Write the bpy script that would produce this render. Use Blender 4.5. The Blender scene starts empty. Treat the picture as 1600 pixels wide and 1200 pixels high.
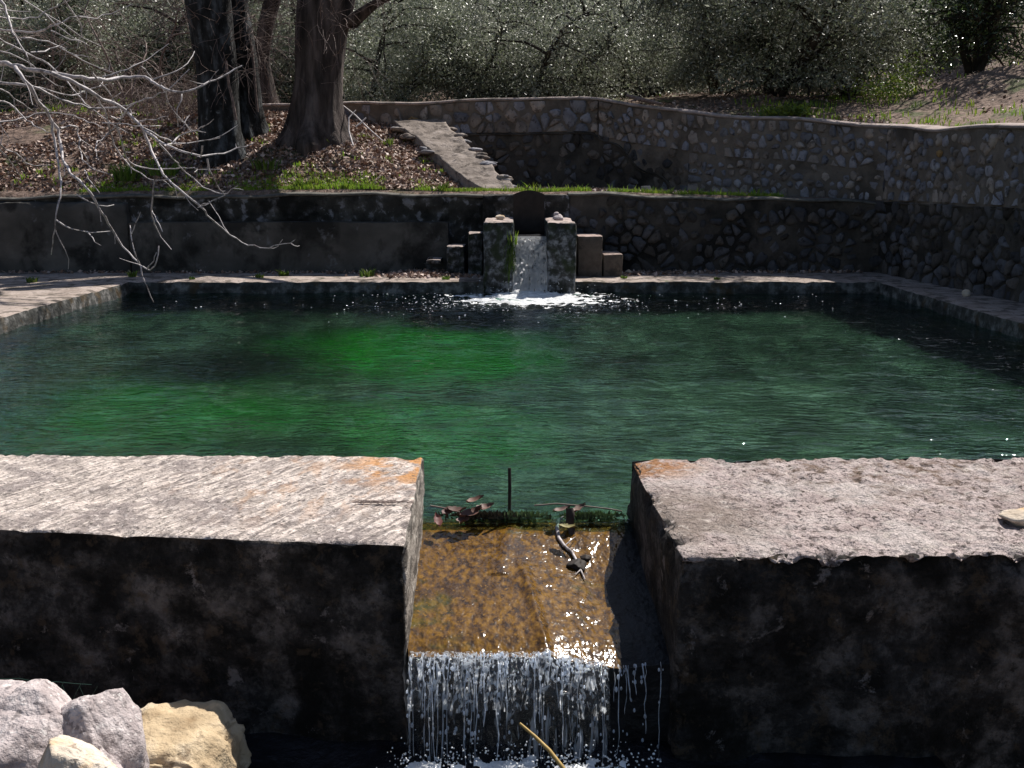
import bpy, math, random
import numpy as np
from mathutils import Vector

sc = bpy.context.scene
# ------------------------------------------------------------------ camera
F_PX = 1550.0; PITCH = math.radians(11.8); CAM_H = 1.2
cd = bpy.data.cameras.new("camera"); cam = bpy.data.objects.new("camera", cd)
sc.collection.objects.link(cam); sc.camera = cam
cd.sensor_width = 36.0; cd.lens = F_PX / 1600 * 36; cd.clip_start = 0.05; cd.clip_end = 1500
cam.location = (0, 0, CAM_H); cam.rotation_euler = (math.pi / 2 - PITCH, 0, 0)
# ------------------------------------------------------------------ world and sun
TO_SUN = Vector((0.45, 0.62, 1.0)).normalized()
w = bpy.data.worlds.new("World"); sc.world = w; w.use_nodes = True
nt = w.node_tree; nt.nodes.clear()
sky = nt.nodes.new('ShaderNodeTexSky'); sky.sky_type = 'NISHITA'; sky.sun_disc = False
sky.sun_elevation = math.asin(TO_SUN.z); sky.sun_rotation = math.atan2(TO_SUN.x, TO_SUN.y)
bg = nt.nodes.new('ShaderNodeBackground'); bg.inputs['Strength'].default_value = 0.06
wo = nt.nodes.new('ShaderNodeOutputWorld')
nt.links.new(sky.outputs[0], bg.inputs[0]); nt.links.new(bg.outputs[0], wo.inputs[0])
sl = bpy.data.lights.new("sun", 'SUN'); sl.energy = 5.0; sl.angle = math.radians(0.5); sl.color = (1.0, 0.95, 0.88)
so = bpy.data.objects.new("sun", sl); sc.collection.objects.link(so)
so.rotation_euler = TO_SUN.to_track_quat('Z', 'Y').to_euler()
sc.view_settings.view_transform = 'Standard'; sc.view_settings.look = 'None'
sc.view_settings.exposure = 0.35; sc.view_settings.gamma = 1.0; sc.view_settings.use_curve_mapping = False
sc.cycles.max_bounces = 8; sc.cycles.transparent_max_bounces = 16; sc.cycles.transmission_bounces = 6
sc.cycles.caustics_reflective = False; sc.cycles.caustics_refractive = False

# ------------------------------------------------------------------ helpers
def at(px, py, D):
    """world point seen at pixel (1600x1200) px,py at ground distance D"""
    t = math.tan(math.atan((600 - py) / F_PX) - PITCH); z = CAM_H + t * D
    dep = D * math.cos(PITCH) + (CAM_H - z) * math.sin(PITCH)
    return np.array([(px - 800) / F_PX * dep, D, z])

def _hash(ix, iy, iz, seed):
    h = (ix * 374761393 + iy * 668265263 + iz * 2147483647 + seed * 1274126177) & 0xFFFFFFFF
    h = ((h ^ (h >> 13)) * 1274126177) & 0xFFFFFFFF
    h = (h ^ (h >> 16)) & 0xFFFFFFFF
    h = (h * 2246822519) & 0xFFFFFFFF
    h = h ^ (h >> 15)
    return (h & 0xFFFF) / 65535.0
def vnoise(P, seed=0):
    P = np.asarray(P, dtype=float); I = np.floor(P).astype(np.int64); Fr = P - I
    u = Fr * Fr * (3 - 2 * Fr); r = 0
    for dx in (0, 1):
        for dy in (0, 1):
            for dz in (0, 1):
                wgt = (u[:, 0] if dx else 1 - u[:, 0]) * (u[:, 1] if dy else 1 - u[:, 1]) * (u[:, 2] if dz else 1 - u[:, 2])
                r = r + wgt * _hash(I[:, 0] + dx, I[:, 1] + dy, I[:, 2] + dz, seed)
    return r * 2 - 1
def fbm(P, scale, octv=4, seed=0, gain=.5):
    P = np.asarray(P, dtype=float) * scale; a = 1.; s = 0; t = 0
    for o in range(octv):
        s = s + a * vnoise(P + 17.3 * o, seed + o); t += a; a *= gain; P = P * 2.03
    return s / t
def sstep(a, b, x):
    t = np.clip((x - a) / (b - a), 0, 1); return t * t * (3 - 2 * t)

class MB:
    def __init__(s): s.v = []; s.f = []; s.t = []; s.n = 0; s.m = []
    def add(s, v, f, tint=(1, 1, 1), mi=0):
        v = np.asarray(v, dtype=float).reshape(-1, 3)
        s.v.append(v); tint = np.asarray(tint, dtype=float)
        if tint.ndim == 1: tint = np.tile(tint, (len(v), 1))
        s.t.append(tint)
        if isinstance(f, np.ndarray):
            s.f.append(f + s.n); s.m.append(np.full(len(f), mi))
        else:
            for q in f: s.f.append(np.array([q]) + s.n); s.m.append(np.array([mi]))
        s.n += len(v)
    def grid(s, P, tint=(1, 1, 1), mi=0, flip=False, closed=False):
        """P: (nu,nv,3)"""
        nu, nv = P.shape[:2]; idx = np.arange(nu * nv).reshape(nu, nv)
        if closed: idx = np.concatenate([idx, idx[:, :1]], 1)
        a, b, c, d = idx[:-1, :-1].ravel(), idx[1:, :-1].ravel(), idx[1:, 1:].ravel(), idx[:-1, 1:].ravel()
        f = np.stack([a, d, c, b] if flip else [a, b, c, d], 1)
        if isinstance(tint, np.ndarray) and tint.ndim == 3: tint = tint.reshape(-1, 3)
        s.add(P.reshape(-1, 3), f, tint, mi)
    def tube(s, pts, rad, k=6, tint=(1, 1, 1), cap=True, mi=0):
        pts = np.asarray(pts, dtype=float); n = len(pts); rad = np.broadcast_to(np.asarray(rad, dtype=float), (n,))
        T = np.gradient(pts, axis=0); T /= np.linalg.norm(T, axis=1)[:, None] + 1e-9
        ref = np.array([0, 0, 1.]) if abs(T[0][2]) < .9 else np.array([1., 0, 0])
        U = []; u = np.cross(T[0], ref); u /= np.linalg.norm(u) + 1e-9
        for t in T:
            u = u - t * np.dot(u, t); u /= np.linalg.norm(u) + 1e-9; U.append(u)
        U = np.array(U); W = np.cross(T, U); a = np.arange(k) * 2 * math.pi / k
        P = pts[:, None] + rad[:, None, None] * (np.cos(a)[None, :, None] * U[:, None] + np.sin(a)[None, :, None] * W[:, None])
        s.grid(P, tint, mi, closed=True, flip=True)
        if cap:
            s.add(P[0], [tuple(range(k))], tint, mi); s.add(P[-1], [tuple(range(k))[::-1]], tint, mi)
    def build(s, name, mats, parent=None, smooth=False):
        me = bpy.data.meshes.new(name)
        V = np.concatenate(s.v); T = np.concatenate(s.t)
        cnt = np.concatenate([np.full(len(f), f.shape[1]) for f in s.f]); L = np.concatenate([f.ravel() for f in s.f])
        me.vertices.add(len(V)); me.vertices.foreach_set('co', V.ravel())
        me.loops.add(len(L)); me.loops.foreach_set('vertex_index', L.astype(np.int32))
        me.polygons.add(len(cnt)); st = np.concatenate([[0], np.cumsum(cnt)[:-1]])
        me.polygons.foreach_set('loop_start', st.astype(np.int32)); me.polygons.foreach_set('loop_total', cnt.astype(np.int32))
        me.polygons.foreach_set('material_index', np.concatenate(s.m).astype(np.int32))
        if smooth: me.polygons.foreach_set('use_smooth', np.ones(len(cnt), dtype=bool))
        me.update(calc_edges=True); me.validate()
        at_ = me.attributes.new('tint', 'FLOAT_COLOR', 'POINT')
        at_.data.foreach_set('color', np.concatenate([T, np.ones((len(T), 1))], 1).ravel())
        if not isinstance(mats, (list, tuple)): mats = [mats]
        for m_ in mats: me.materials.append(m_)
        o = bpy.data.objects.new(name, me); sc.collection.objects.link(o)
        if parent: o.parent = parent
        return o

def tag(o, label=None, cat=None, group=None, kind=None):
    if label: o['label'] = label
    if cat: o['category'] = cat
    if group: o['group'] = group
    if kind: o['kind'] = kind
    return o
def empty(name, loc, label, cat, group=None):
    o = bpy.data.objects.new(name, None); sc.collection.objects.link(o); o.location = loc; o.empty_display_size = .1
    return tag(o, label, cat, group)
def child(mb, name, mats, root, smooth=False):
    """mb holds world coordinates; parts are stored relative to their root"""
    l = np.array(root.location); mb.v = [v - l for v in mb.v]
    return mb.build(name, mats, root, smooth)

# ------------------------------------------------------------------ materials
def mat(name, cols, scale=3., detail=6, stretch=(1, 1, 1), rough=.85, spec=.3, bump=None, layers=(), tint=False, coat=0, dist=0.0, nrough=.6, coatr=.05):
    """cols: [(pos, rgb)..] over a noise; layers: (rgb, scale, lo, hi, amount[, stretch[, up]]); bump: [(scale, strength, distance, stretch)]"""
    m = bpy.data.materials.new(name); m.use_nodes = True; t = m.node_tree; N = t.nodes; Lk = t.links
    b = N['Principled BSDF']; tc = N.new('ShaderNodeTexCoord')
    def coords(st):
        src = tc.outputs['Object']
        if len(st) > 3:
            m0 = N.new('ShaderNodeMapping'); m0.inputs['Rotation'].default_value = (0, 0, st[3]); Lk.new(src, m0.inputs[0]); src = m0.outputs[0]
        mp = N.new('ShaderNodeMapping'); mp.inputs['Scale'].default_value = st[:3]; Lk.new(src, mp.inputs[0]); return mp.outputs[0]
    def noise(sc_, det, st, d=0., r=nrough):
        n = N.new('ShaderNodeTexNoise'); n.inputs['Scale'].default_value = sc_; n.inputs['Detail'].default_value = det
        n.inputs['Roughness'].default_value = r; n.inputs['Distortion'].default_value = d; Lk.new(coords(st), n.inputs['Vector']); return n.outputs['Fac']
    n = noise(scale, detail, stretch, dist); cr = N.new('ShaderNodeValToRGB'); Lk.new(n, cr.inputs[0])
    el = cr.color_ramp.elements
    while len(el) < len(cols): el.new(.5)
    for e, (p, c) in zip(el, cols): e.position = p; e.color = (*c, 1)
    col = cr.outputs[0]
    for ly in layers:
        rgb, s_, lo, hi, am = ly[:5]; st = ly[5] if len(ly) > 5 else (1, 1, 1)
        mr = N.new('ShaderNodeMapRange'); mr.inputs[1].default_value = lo; mr.inputs[2].default_value = hi; mr.inputs[4].default_value = am
        Lk.new(noise(s_, 6, st, .3), mr.inputs[0]); fac = mr.outputs[0]
        if len(ly) > 6:
            # only on up-facing surfaces, ramped by the z of the normal
            g = N.new('ShaderNodeNewGeometry'); sp = N.new('ShaderNodeSeparateXYZ'); Lk.new(g.outputs['Normal'], sp.inputs[0])
            m2 = N.new('ShaderNodeMapRange'); m2.inputs[1].default_value = ly[6][0]; m2.inputs[2].default_value = ly[6][1]; Lk.new(sp.outputs[2], m2.inputs[0])
            mu = N.new('ShaderNodeMath'); mu.operation = 'MULTIPLY'; Lk.new(fac, mu.inputs[0]); Lk.new(m2.outputs[0], mu.inputs[1]); fac = mu.outputs[0]
        if len(ly) > 7:
            # patch limited to a sphere (centre, radius)
            (cx, cy, cz), rad = ly[7]
            vm = N.new('ShaderNodeVectorMath'); vm.operation = 'DISTANCE'; Lk.new(tc.outputs['Object'], vm.inputs[0]); vm.inputs[1].default_value = (cx, cy, cz)
            m3 = N.new('ShaderNodeMapRange'); m3.inputs[1].default_value = rad; m3.inputs[2].default_value = rad * .4; Lk.new(vm.outputs['Value'], m3.inputs[0])
            mu = N.new('ShaderNodeMath'); mu.operation = 'MULTIPLY'; Lk.new(fac, mu.inputs[0]); Lk.new(m3.outputs[0], mu.inputs[1]); fac = mu.outputs[0]
        mx = N.new('ShaderNodeMix'); mx.data_type = 'RGBA'; Lk.new(fac, mx.inputs[0]); Lk.new(col, mx.inputs[6]); mx.inputs[7].default_value = (*rgb, 1); col = mx.outputs[2]
    if tint:
        a = N.new('ShaderNodeAttribute'); a.attribute_name = 'tint'
        mx = N.new('ShaderNodeMix'); mx.data_type = 'RGBA'; mx.blend_type = 'MULTIPLY'; mx.inputs[0].default_value = 1
        Lk.new(col, mx.inputs[6]); Lk.new(a.outputs['Color'], mx.inputs[7]); col = mx.outputs[2]
    Lk.new(col, b.inputs['Base Color'])
    b.inputs['Roughness'].default_value = rough; b.inputs['Specular IOR Level'].default_value = spec
    b.inputs['Coat Weight'].default_value = coat; b.inputs['Coat Roughness'].default_value = coatr
    prev = None
    for bp in (bump or []):
        s_, st_, d_ = bp[:3]; stv = bp[3] if len(bp) > 3 else (1, 1, 1)
        bn = N.new('ShaderNodeBump'); bn.inputs['Strength'].default_value = st_; bn.inputs['Distance'].default_value = d_
        Lk.new(noise(s_, bp[4] if len(bp) > 4 else 5, stv), bn.inputs['Height'])
        if prev: Lk.new(prev, bn.inputs['Normal'])
        prev = bn.outputs[0]
    if prev:
        Lk.new(prev, b.inputs['Normal'])
        if coat: Lk.new(prev, b.inputs['Coat Normal'])
    return m

C = {}
C['weir_top_l'] = mat('scratched_lime_concrete', [(.3, (.20, .17, .16)), (.5, (.36, .31, .28)), (.7, (.46, .40, .36))], 7, 8, rough=.9, spec=.2,
    bump=[(60, .9, .012), (14, .7, .02)],
    layers=[((.72, .62, .56), 20, .46, .56, .85, (2.4, .30, 1, .5)), ((.15, .125, .12), 26, .55, .61, .75, (2.2, .36, 1, .5)), ((.26, .22, .21), 3.2, .48, .60, .85), ((.70, .62, .58), 30, .56, .62, .7), ((.12, .10, .09), 50, .58, .63, .7), ((.80, .70, .63), 34, .58, .62, .7, (1.6, .5, 1, .5)),
            ((.52, .26, .10), 9, .44, .54, .95, (1, 1, 1), (-2, -1), ((-.36, 3.38, .2), .30)),
            ((.42, .24, .13), 12, .52, .60, .45, (1.5, .5, 1), (-2, -1), ((-.7, 3.2, .2), .5)),
            ((.09, .08, .07), 60, .56, .64, .8)])
C['weir_top_r'] = mat('pitted_pink_concrete', [(.3, (.46, .36, .345)), (.5, (.66, .545, .52)), (.7, (.78, .67, .64))], 9, 8, rough=.95, spec=.15,
    bump=[(80, 1.0, .03), (30, 1., .03)],
    layers=[((.10, .08, .07), 55, .57, .61, .9), ((.16, .13, .12), 28, .58, .62, .8), ((.82, .74, .70), 5, .50, .64, .6), ((.20, .13, .08), 14, .48, .60, .7, (1, 1, 1), (-2, -1), ((1.3, 3.5, .2), .7)),
            ((.48, .24, .11), 10, .40, .52, .95, (1, 1, 1), (-2, -1), ((.47, 3.42, .2), .25)),
            ((.32, .26, .22), 6, .35, .5, .8, (1, 1, 1), (-2, -1), ((.5, 2.85, .2), .35)),
            ((.75, .66, .6), 25, .58, .64, .8)])
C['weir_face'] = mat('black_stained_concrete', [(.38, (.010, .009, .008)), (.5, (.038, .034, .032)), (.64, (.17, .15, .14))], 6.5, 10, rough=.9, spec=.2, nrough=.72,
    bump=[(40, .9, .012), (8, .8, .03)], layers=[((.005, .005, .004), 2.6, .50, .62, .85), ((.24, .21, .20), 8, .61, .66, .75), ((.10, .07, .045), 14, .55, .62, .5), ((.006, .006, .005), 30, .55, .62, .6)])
C['weir_inner'] = mat('streaked_grey_concrete', [(.3, (.16, .14, .12)), (.6, (.38, .34, .30))], 12, 7, (1, .3, 1), rough=.9, bump=[(60, .9, .01), (20, .6, .01, (1, .3, 1))],
    layers=[((.05, .045, .04), 25, .5, .58, .8, (1, .35, .7)), ((.6, .56, .5), 40, .58, .64, .7, (1, .3, .8))])
C['plaster'] = mat('old_grey_plaster', [(.3, (.045, .042, .038)), (.55, (.10, .092, .082)), (.75, (.17, .155, .14))], 1.8, 9, (1, 1, 1.3), rough=.9,
    bump=[(18, .5, .015), (70, .5, .006)], layers=[((.015, .014, .012), 2.4, .50, .62, .85, (1, 1, .8)), ((.22, .22, .23), 5, .62, .70, .6)])
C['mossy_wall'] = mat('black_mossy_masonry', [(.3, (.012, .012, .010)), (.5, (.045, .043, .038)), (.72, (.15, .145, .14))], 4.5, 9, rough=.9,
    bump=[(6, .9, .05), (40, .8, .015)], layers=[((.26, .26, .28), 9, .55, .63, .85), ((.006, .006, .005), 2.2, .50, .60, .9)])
C['mortar'] = mat('brown_lime_mortar', [(.3, (.12, .098, .08)), (.6, (.22, .185, .155)), (.8, (.31, .275, .24))], 3.5, 8, rough=.95,
    bump=[(25, .8, .02), (80, .7, .008)], layers=[((.04, .034, .028), 1.4, .54, .66, .7)])
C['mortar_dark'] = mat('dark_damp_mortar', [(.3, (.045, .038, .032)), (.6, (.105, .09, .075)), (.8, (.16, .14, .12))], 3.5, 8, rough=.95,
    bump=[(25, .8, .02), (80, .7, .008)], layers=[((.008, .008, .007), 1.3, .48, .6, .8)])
C['stone'] = mat('limestone_rubble', [(.3, (.28, .27, .28)), (.55, (.46, .44, .44)), (.8, (.62, .60, .58))], 9, 8, rough=.85,
    bump=[(30, .8, .015), (110, .6, .004)], tint=True, layers=[((.07, .06, .055), 16, .56, .64, .7)])
C['cap'] = mat('cement_wall_cap', [(.3, (.30, .24, .22)), (.6, (.46, .38, .35))], 6, 8, rough=.95, bump=[(30, .8, .01), (90, .6, .004)], layers=[((.12, .11, .09), 5, .5, .62, .7)])
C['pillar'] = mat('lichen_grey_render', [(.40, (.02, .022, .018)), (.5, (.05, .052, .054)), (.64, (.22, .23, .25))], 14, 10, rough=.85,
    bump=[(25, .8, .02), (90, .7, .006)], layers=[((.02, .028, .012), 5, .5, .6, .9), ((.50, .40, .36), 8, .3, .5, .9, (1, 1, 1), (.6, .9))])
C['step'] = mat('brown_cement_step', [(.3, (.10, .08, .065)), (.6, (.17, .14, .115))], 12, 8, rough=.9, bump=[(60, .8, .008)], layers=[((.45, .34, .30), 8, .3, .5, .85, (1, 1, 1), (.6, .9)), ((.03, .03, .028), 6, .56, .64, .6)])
C['paving'] = mat('worn_cement_paving', [(.3, (.24, .19, .16)), (.55, (.40, .33, .29)), (.75, (.52, .44, .40))], 5, 9, rough=.95, bump=[(30, .8, .01), (90, .6, .004)],
    layers=[((.09, .075, .06), 6, .52, .60, .8, (1, 1, 1)), ((.06, .08, .03), 9, .60, .66, .7), ((.05, .04, .035), 30, .6, .66, .8)])
C['rim_face'] = mat('wet_rim_concrete', [(.34, (.02, .02, .018)), (.5, (.07, .07, .065)), (.66, (.26, .25, .24))], 9, 8, (1, 1, 1), rough=.7, bump=[(25, .7, .02)], layers=[((.10, .06, .02), 6, .56, .64, .5)])
C['floor'] = mat('algae_pool_floor', [(.40, (.022, .030, .021)), (.51, (.10, .125, .092)), (.60, (.38, .43, .34))], 5, 10, rough=.8, bump=[(9, .8, .03)],
    layers=[((.018, .026, .015), 1.6, .52, .62, .7), ((.20, .15, .08), 3.0, .40, .56, .7, (1, 1, 1), (-2, -1), ((-3.2, 6.2, -.85), 2.4)),
            ((.016, .42, .012), 1.8, .30, .50, 1., (1, 1, 1), (-2, -1), ((-.85, 8.1, -.85), 1.4)), ((.016, .38, .012), 1.8, .34, .52, 1., (1, 1, 1), (-2, -1), ((-.38, 7.3, -.85), .95)),
            ((.012, .34, .01), 2.4, .38, .54, .9, (1, 1, 1), (-2, -1), ((-2.2, 6.1, -.85), 1.2)), ((.03, .14, .04), 2.4, .46, .60, .4, (1, 1, 1), (-2, -1), ((-.2, 6.0, -.85), .9)),
            ((.008, .012, .006), 3.0, .25, .42, 1, (1, 1, 1), (-2, -1), ((-2.1, 7.3, -.85), .95)), ((.008, .010, .006), 22, .54, .62, .7)])
C['spill'] = mat('amber_algae_bed', [(.36, (.025, .010, .0004)), (.5, (.10, .045, .0014)), (.64, (.20, .098, .003))], 52, 9, (1, .6, 1), rough=.7, spec=.1, coat=1, coatr=.14,
    bump=[(24, 1., .0058, (1, .6, 1), 1), (62, 1.0, .0037, (1, .7, 1), 1)], layers=[((.05, .07, .003), 5, .58, .68, .45), ((.03, .012, .002), 6, .54, .64, .7), ((.26, .13, .008), 70, .58, .66, .7)])
C['wetblack'] = mat('wet_black_wall', [(.3, (.006, .006, .007)), (.6, (.022, .022, .026))], 8, 6, (1, 1, .3), rough=.25, spec=.5, bump=[(20, .8, .02, (1, 1, .3))])
C['wet_shaded'] = mat('wet_shaded_bed', [(.3, (.006, .006, .006)), (.6, (.018, .018, .020))], 12, 7, rough=.45, spec=.25, bump=[(30, .8, .012)])  # wet front and back faces, plus wall shade painted on the bed
C['rust'] = mat('dark_rusted_iron', [(.3, (.018, .014, .012)), (.6, (.035, .026, .022))], 12, 6, rough=.7, bump=[(40, .3, .004)])
C['bark'] = mat('grey_ridged_bark', [(.35, (.022, .018, .016)), (.5, (.07, .055, .050)), (.68, (.16, .13, .12))], 9, 9, (1, 1, .18), rough=.95, bump=[(14, 1., .05, (1, 1, .16)), (60, .8, .01, (1, 1, .4))])
C['bark_moss'] = mat('black_lichened_bark', [(.36, (.008, .008, .008)), (.52, (.025, .025, .025)), (.68, (.11, .12, .13))], 10, 9, (1, 1, .4), rough=.95, bump=[(14, 1., .05, (1, 1, .2)), (60, .8, .01)], layers=[((.20, .21, .22), 16, .62, .7, .7)])
C['bark_olive'] = mat('olive_bark', [(.35, (.015, .013, .011)), (.65, (.07, .06, .05))], 9, 7, (1, 1, .3), rough=.95, bump=[(14, 1., .04, (1, 1, .2))])
C['twig'] = mat('silver_grey_twig', [(.3, (.30, .27, .27)), (.6, (.62, .57, .57))], 40, 5, rough=.55, spec=.4, bump=[(120, .5, .003)], layers=[((.10, .08, .075), 22, .54, .62, .8)])
C['twig_brown'] = mat('brown_twig', [(.3, (.10, .07, .06)), (.6, (.24, .18, .16))], 30, 5, rough=.7)
C['twig_dark'] = mat('dark_twig', [(.3, (.03, .024, .022)), (.6, (.09, .07, .065))], 20, 5, rough=.8)
C['soil'] = mat('leafy_soil', [(.3, (.07, .046, .034)), (.5, (.19, .13, .10)), (.72, (.36, .26, .21))], 14, 9, rough=.95, bump=[(20, .9, .03), (70, .8, .01)],
    layers=[((.05, .09, .015), 1.1, .54, .62, .75), ((.34, .25, .22), 40, .56, .62, .7), ((.02, .016, .012), 24, .56, .64, .7)])
C['rock_grey'] = mat('grey_mortared_rock', [(.3, (.36, .30, .295)), (.55, (.58, .51, .50)), (.75, (.76, .69, .68))], 22, 9, rough=.95, bump=[(50, .9, .012), (140, .8, .004)], layers=[((.12, .10, .10), 40, .56, .62, .6), ((.78, .73, .70), 60, .60, .64, .8)])
C['rock_pale'] = mat('pale_limestone', [(.3, (.42, .34, .26)), (.5, (.66, .57, .47)), (.75, (.78, .70, .60))], 8, 9, rough=.9, bump=[(22, .8, .02), (90, .7, .006)], layers=[((.55, .33, .12), 5, .52, .62, .6), ((.22, .16, .12), 30, .60, .66, .7)])  # cream stone with ochre and brown patches
C['rock_tan'] = mat('ochre_limestone', [(.3, (.30, .21, .12)), (.5, (.58, .45, .29)), (.75, (.76, .66, .52))], 7, 9, rough=.85, bump=[(22, .8, .02), (90, .7, .006)], layers=[((.18, .12, .07), 14, .58, .66, .7)])
C['litter'] = mat('dry_leaf', [(.3, (.5, .5, .5)), (.7, (.8, .8, .8))], 30, 4, rough=.6, spec=.4, tint=True)

def leafmat(name, col, rough, trans, spec=.5):
    m = bpy.data.materials.new(name); m.use_nodes = True; N = m.node_tree.nodes; Lk = m.node_tree.links
    b = N['Principled BSDF']; a = N.new('ShaderNodeAttribute'); a.attribute_name = 'tint'
    nz = N.new('ShaderNodeTexNoise'); nz.inputs['Scale'].default_value = 1.3; nz.inputs['Detail'].default_value = 3
    tc = N.new('ShaderNodeTexCoord'); Lk.new(tc.outputs['Object'], nz.inputs['Vector'])
    cr = N.new('ShaderNodeValToRGB'); Lk.new(nz.outputs['Fac'], cr.inputs[0])
    cr.color_ramp.elements[0].position = .35; cr.color_ramp.elements[0].color = (col[0] * .7, col[1] * .7, col[2] * .7, 1)
    cr.color_ramp.elements[1].position = .65; cr.color_ramp.elements[1].color = (*col, 1)
    mx = N.new('ShaderNodeMix'); mx.data_type = 'RGBA'; mx.blend_type = 'MULTIPLY'; mx.inputs[0].default_value = 1
    Lk.new(cr.outputs[0], mx.inputs[6]); Lk.new(a.outputs['Color'], mx.inputs[7]); oi = N.new('ShaderNodeObjectInfo'); mr = N.new('ShaderNodeMapRange'); mr.inputs[3].default_value = .72; mr.inputs[4].default_value = 1.3; Lk.new(oi.outputs['Random'], mr.inputs[0])
    m5 = N.new('ShaderNodeVectorMath'); m5.operation = 'SCALE'; Lk.new(mx.outputs[2], m5.inputs[0]); Lk.new(mr.outputs[0], m5.inputs['Scale'])
    Lk.new(m5.outputs[0], b.inputs['Base Color'])
    b.inputs['Roughness'].default_value = rough; b.inputs['Specular IOR Level'].default_value = spec
    tr = N.new('ShaderNodeBsdfTranslucent'); Lk.new(mx.outputs[2], tr.inputs[0]); ms = N.new('ShaderNodeMixShader'); ms.inputs[0].default_value = trans
    out = N['Material Output']; Lk.new(b.outputs[0], ms.inputs[1]); Lk.new(tr.outputs[0], ms.inputs[2]); Lk.new(ms.outputs[0], out.inputs[0])
    return m
C['olive'] = leafmat('olive_leaf', (.32, .335, .28), .42, .35, 1.0)
C['glossyleaf'] = leafmat('glossy_green_leaf', (.07, .11, .04), .25, .3, .8)
C['grass'] = leafmat('grass_blade', (.26, .38, .06), .5, .4, .3)
C['herb'] = leafmat('herb_leaf', (.13, .20, .04), .45, .35, .4)

def water_mat():
    m = bpy.data.materials.new('clear_green_water'); m.use_nodes = True; t = m.node_tree; N = t.nodes; Lk = t.links; N.clear()
    out = N.new('ShaderNodeOutputMaterial'); tc = N.new('ShaderNodeTexCoord')
    mp = N.new('ShaderNodeMapping'); mp.inputs['Scale'].default_value = (1, 1.8, 1); Lk.new(tc.outputs['Object'], mp.inputs[0])
    nz = N.new('ShaderNodeTexNoise'); nz.inputs['Scale'].default_value = 12; nz.inputs['Detail'].default_value = 2; Lk.new(mp.outputs[0], nz.inputs['Vector'])
    bp = N.new('ShaderNodeBump'); bp.inputs['Strength'].default_value = 1.; bp.inputs['Distance'].default_value = .014; Lk.new(nz.outputs['Fac'], bp.inputs['Height'])
    rf = N.new('ShaderNodeBsdfRefraction'); rf.inputs['IOR'].default_value = 1.33; rf.inputs['Roughness'].default_value = .02; rf.inputs['Color'].default_value = (.60, .93, .76, 1)
    tr = N.new('ShaderNodeBsdfTransparent'); tr.inputs['Color'].default_value = (.68, .96, .84, 1)
    gl = N.new('ShaderNodeBsdfGlossy'); gl.inputs['Roughness'].default_value = .05; gl.inputs['Color'].default_value = (.85, .92, 1, 1)
    fr = N.new('ShaderNodeFresnel'); fr.inputs['IOR'].default_value = 1.33
    for n_ in (rf, gl, fr): Lk.new(bp.outputs[0], n_.inputs['Normal'])
    m1 = N.new('ShaderNodeMixShader'); m1.inputs[0].default_value = .33; Lk.new(rf.outputs[0], m1.inputs[1]); Lk.new(tr.outputs[0], m1.inputs[2])
    m2 = N.new('ShaderNodeMixShader'); Lk.new(fr.outputs[0], m2.inputs[0]); Lk.new(m1.outputs[0], m2.inputs[1]); Lk.new(gl.outputs[0], m2.inputs[2])
    Lk.new(m2.outputs[0], out.inputs[0]); return m
C['water'] = water_mat()
def fall_mat(name, lo, hi, scale, st, colr=(.85, .92, 1.), trans=.72):
    """aerated falling water: white streaks with clear gaps between them"""
    m = bpy.data.materials.new(name); m.use_nodes = True; t = m.node_tree; N = t.nodes; Lk = t.links
    b = N['Principled BSDF']; b.inputs['Base Color'].default_value = (*colr, 1); b.inputs['Roughness'].default_value = .12
    tc = N.new('ShaderNodeTexCoord'); mp = N.new('ShaderNodeMapping'); mp.inputs['Scale'].default_value = st; Lk.new(tc.outputs['Object'], mp.inputs[0])
    nz = N.new('ShaderNodeTexNoise'); nz.inputs['Scale'].default_value = scale; nz.inputs['Detail'].default_value = 5; nz.inputs['Distortion'].default_value = .6; Lk.new(mp.outputs[0], nz.inputs['Vector'])
    mr = N.new('ShaderNodeMapRange'); mr.inputs[1].default_value = lo; mr.inputs[2].default_value = hi; Lk.new(nz.outputs['Fac'], mr.inputs[0])
    trl = N.new('ShaderNodeBsdfTranslucent'); trl.inputs[0].default_value = (*colr, 1)
    m0 = N.new('ShaderNodeMixShader'); m0.inputs[0].default_value = trans; Lk.new(b.outputs[0], m0.inputs[1]); Lk.new(trl.outputs[0], m0.inputs[2])
    gl = N.new('ShaderNodeBsdfGlossy'); gl.inputs['Roughness'].default_value = .08
    tp = N.new('ShaderNodeBsdfTransparent'); m1 = N.new('ShaderNodeMixShader'); m1.inputs[0].default_value = .05; Lk.new(tp.outputs[0], m1.inputs[1]); Lk.new(gl.outputs[0], m1.inputs[2])
    m2 = N.new('ShaderNodeMixShader'); Lk.new(mr.outputs[0], m2.inputs[0]); Lk.new(m1.outputs[0], m2.inputs[1]); Lk.new(m0.outputs[0], m2.inputs[2])
    bn = N.new('ShaderNodeBump'); bn.inputs['Strength'].default_value = .8; bn.inputs['Distance'].default_value = .02; Lk.new(nz.outputs['Fac'], bn.inputs['Height'])
    Lk.new(bn.outputs[0], b.inputs['Normal']); Lk.new(bn.outputs[0], gl.inputs['Normal'])
    Lk.new(m2.outputs[0], N['Material Output'].inputs[0]); return m
C['fall'] = fall_mat('aerated_waterfall', .30, .44, 30, (1, 1, .28), (.95, .97, 1.), .8)
C['stream'] = fall_mat('thin_water_stream', .34, .50, 30, (1, 1, .4), (.88, .93, 1.))
C['streaks'] = fall_mat('streaked_water_sheet', .56, .66, 60, (1, 1, .07), (.88, .93, 1.))
C['lip_sheet'] = fall_mat('torn_water_sheet', .54, .62, 80, (1, 1, .06), (.9, .95, 1.))
C['foam'] = fall_mat('churned_foam', .05, .15, 20, (1, 1, 1), (.95, .97, .98), .08)

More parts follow.
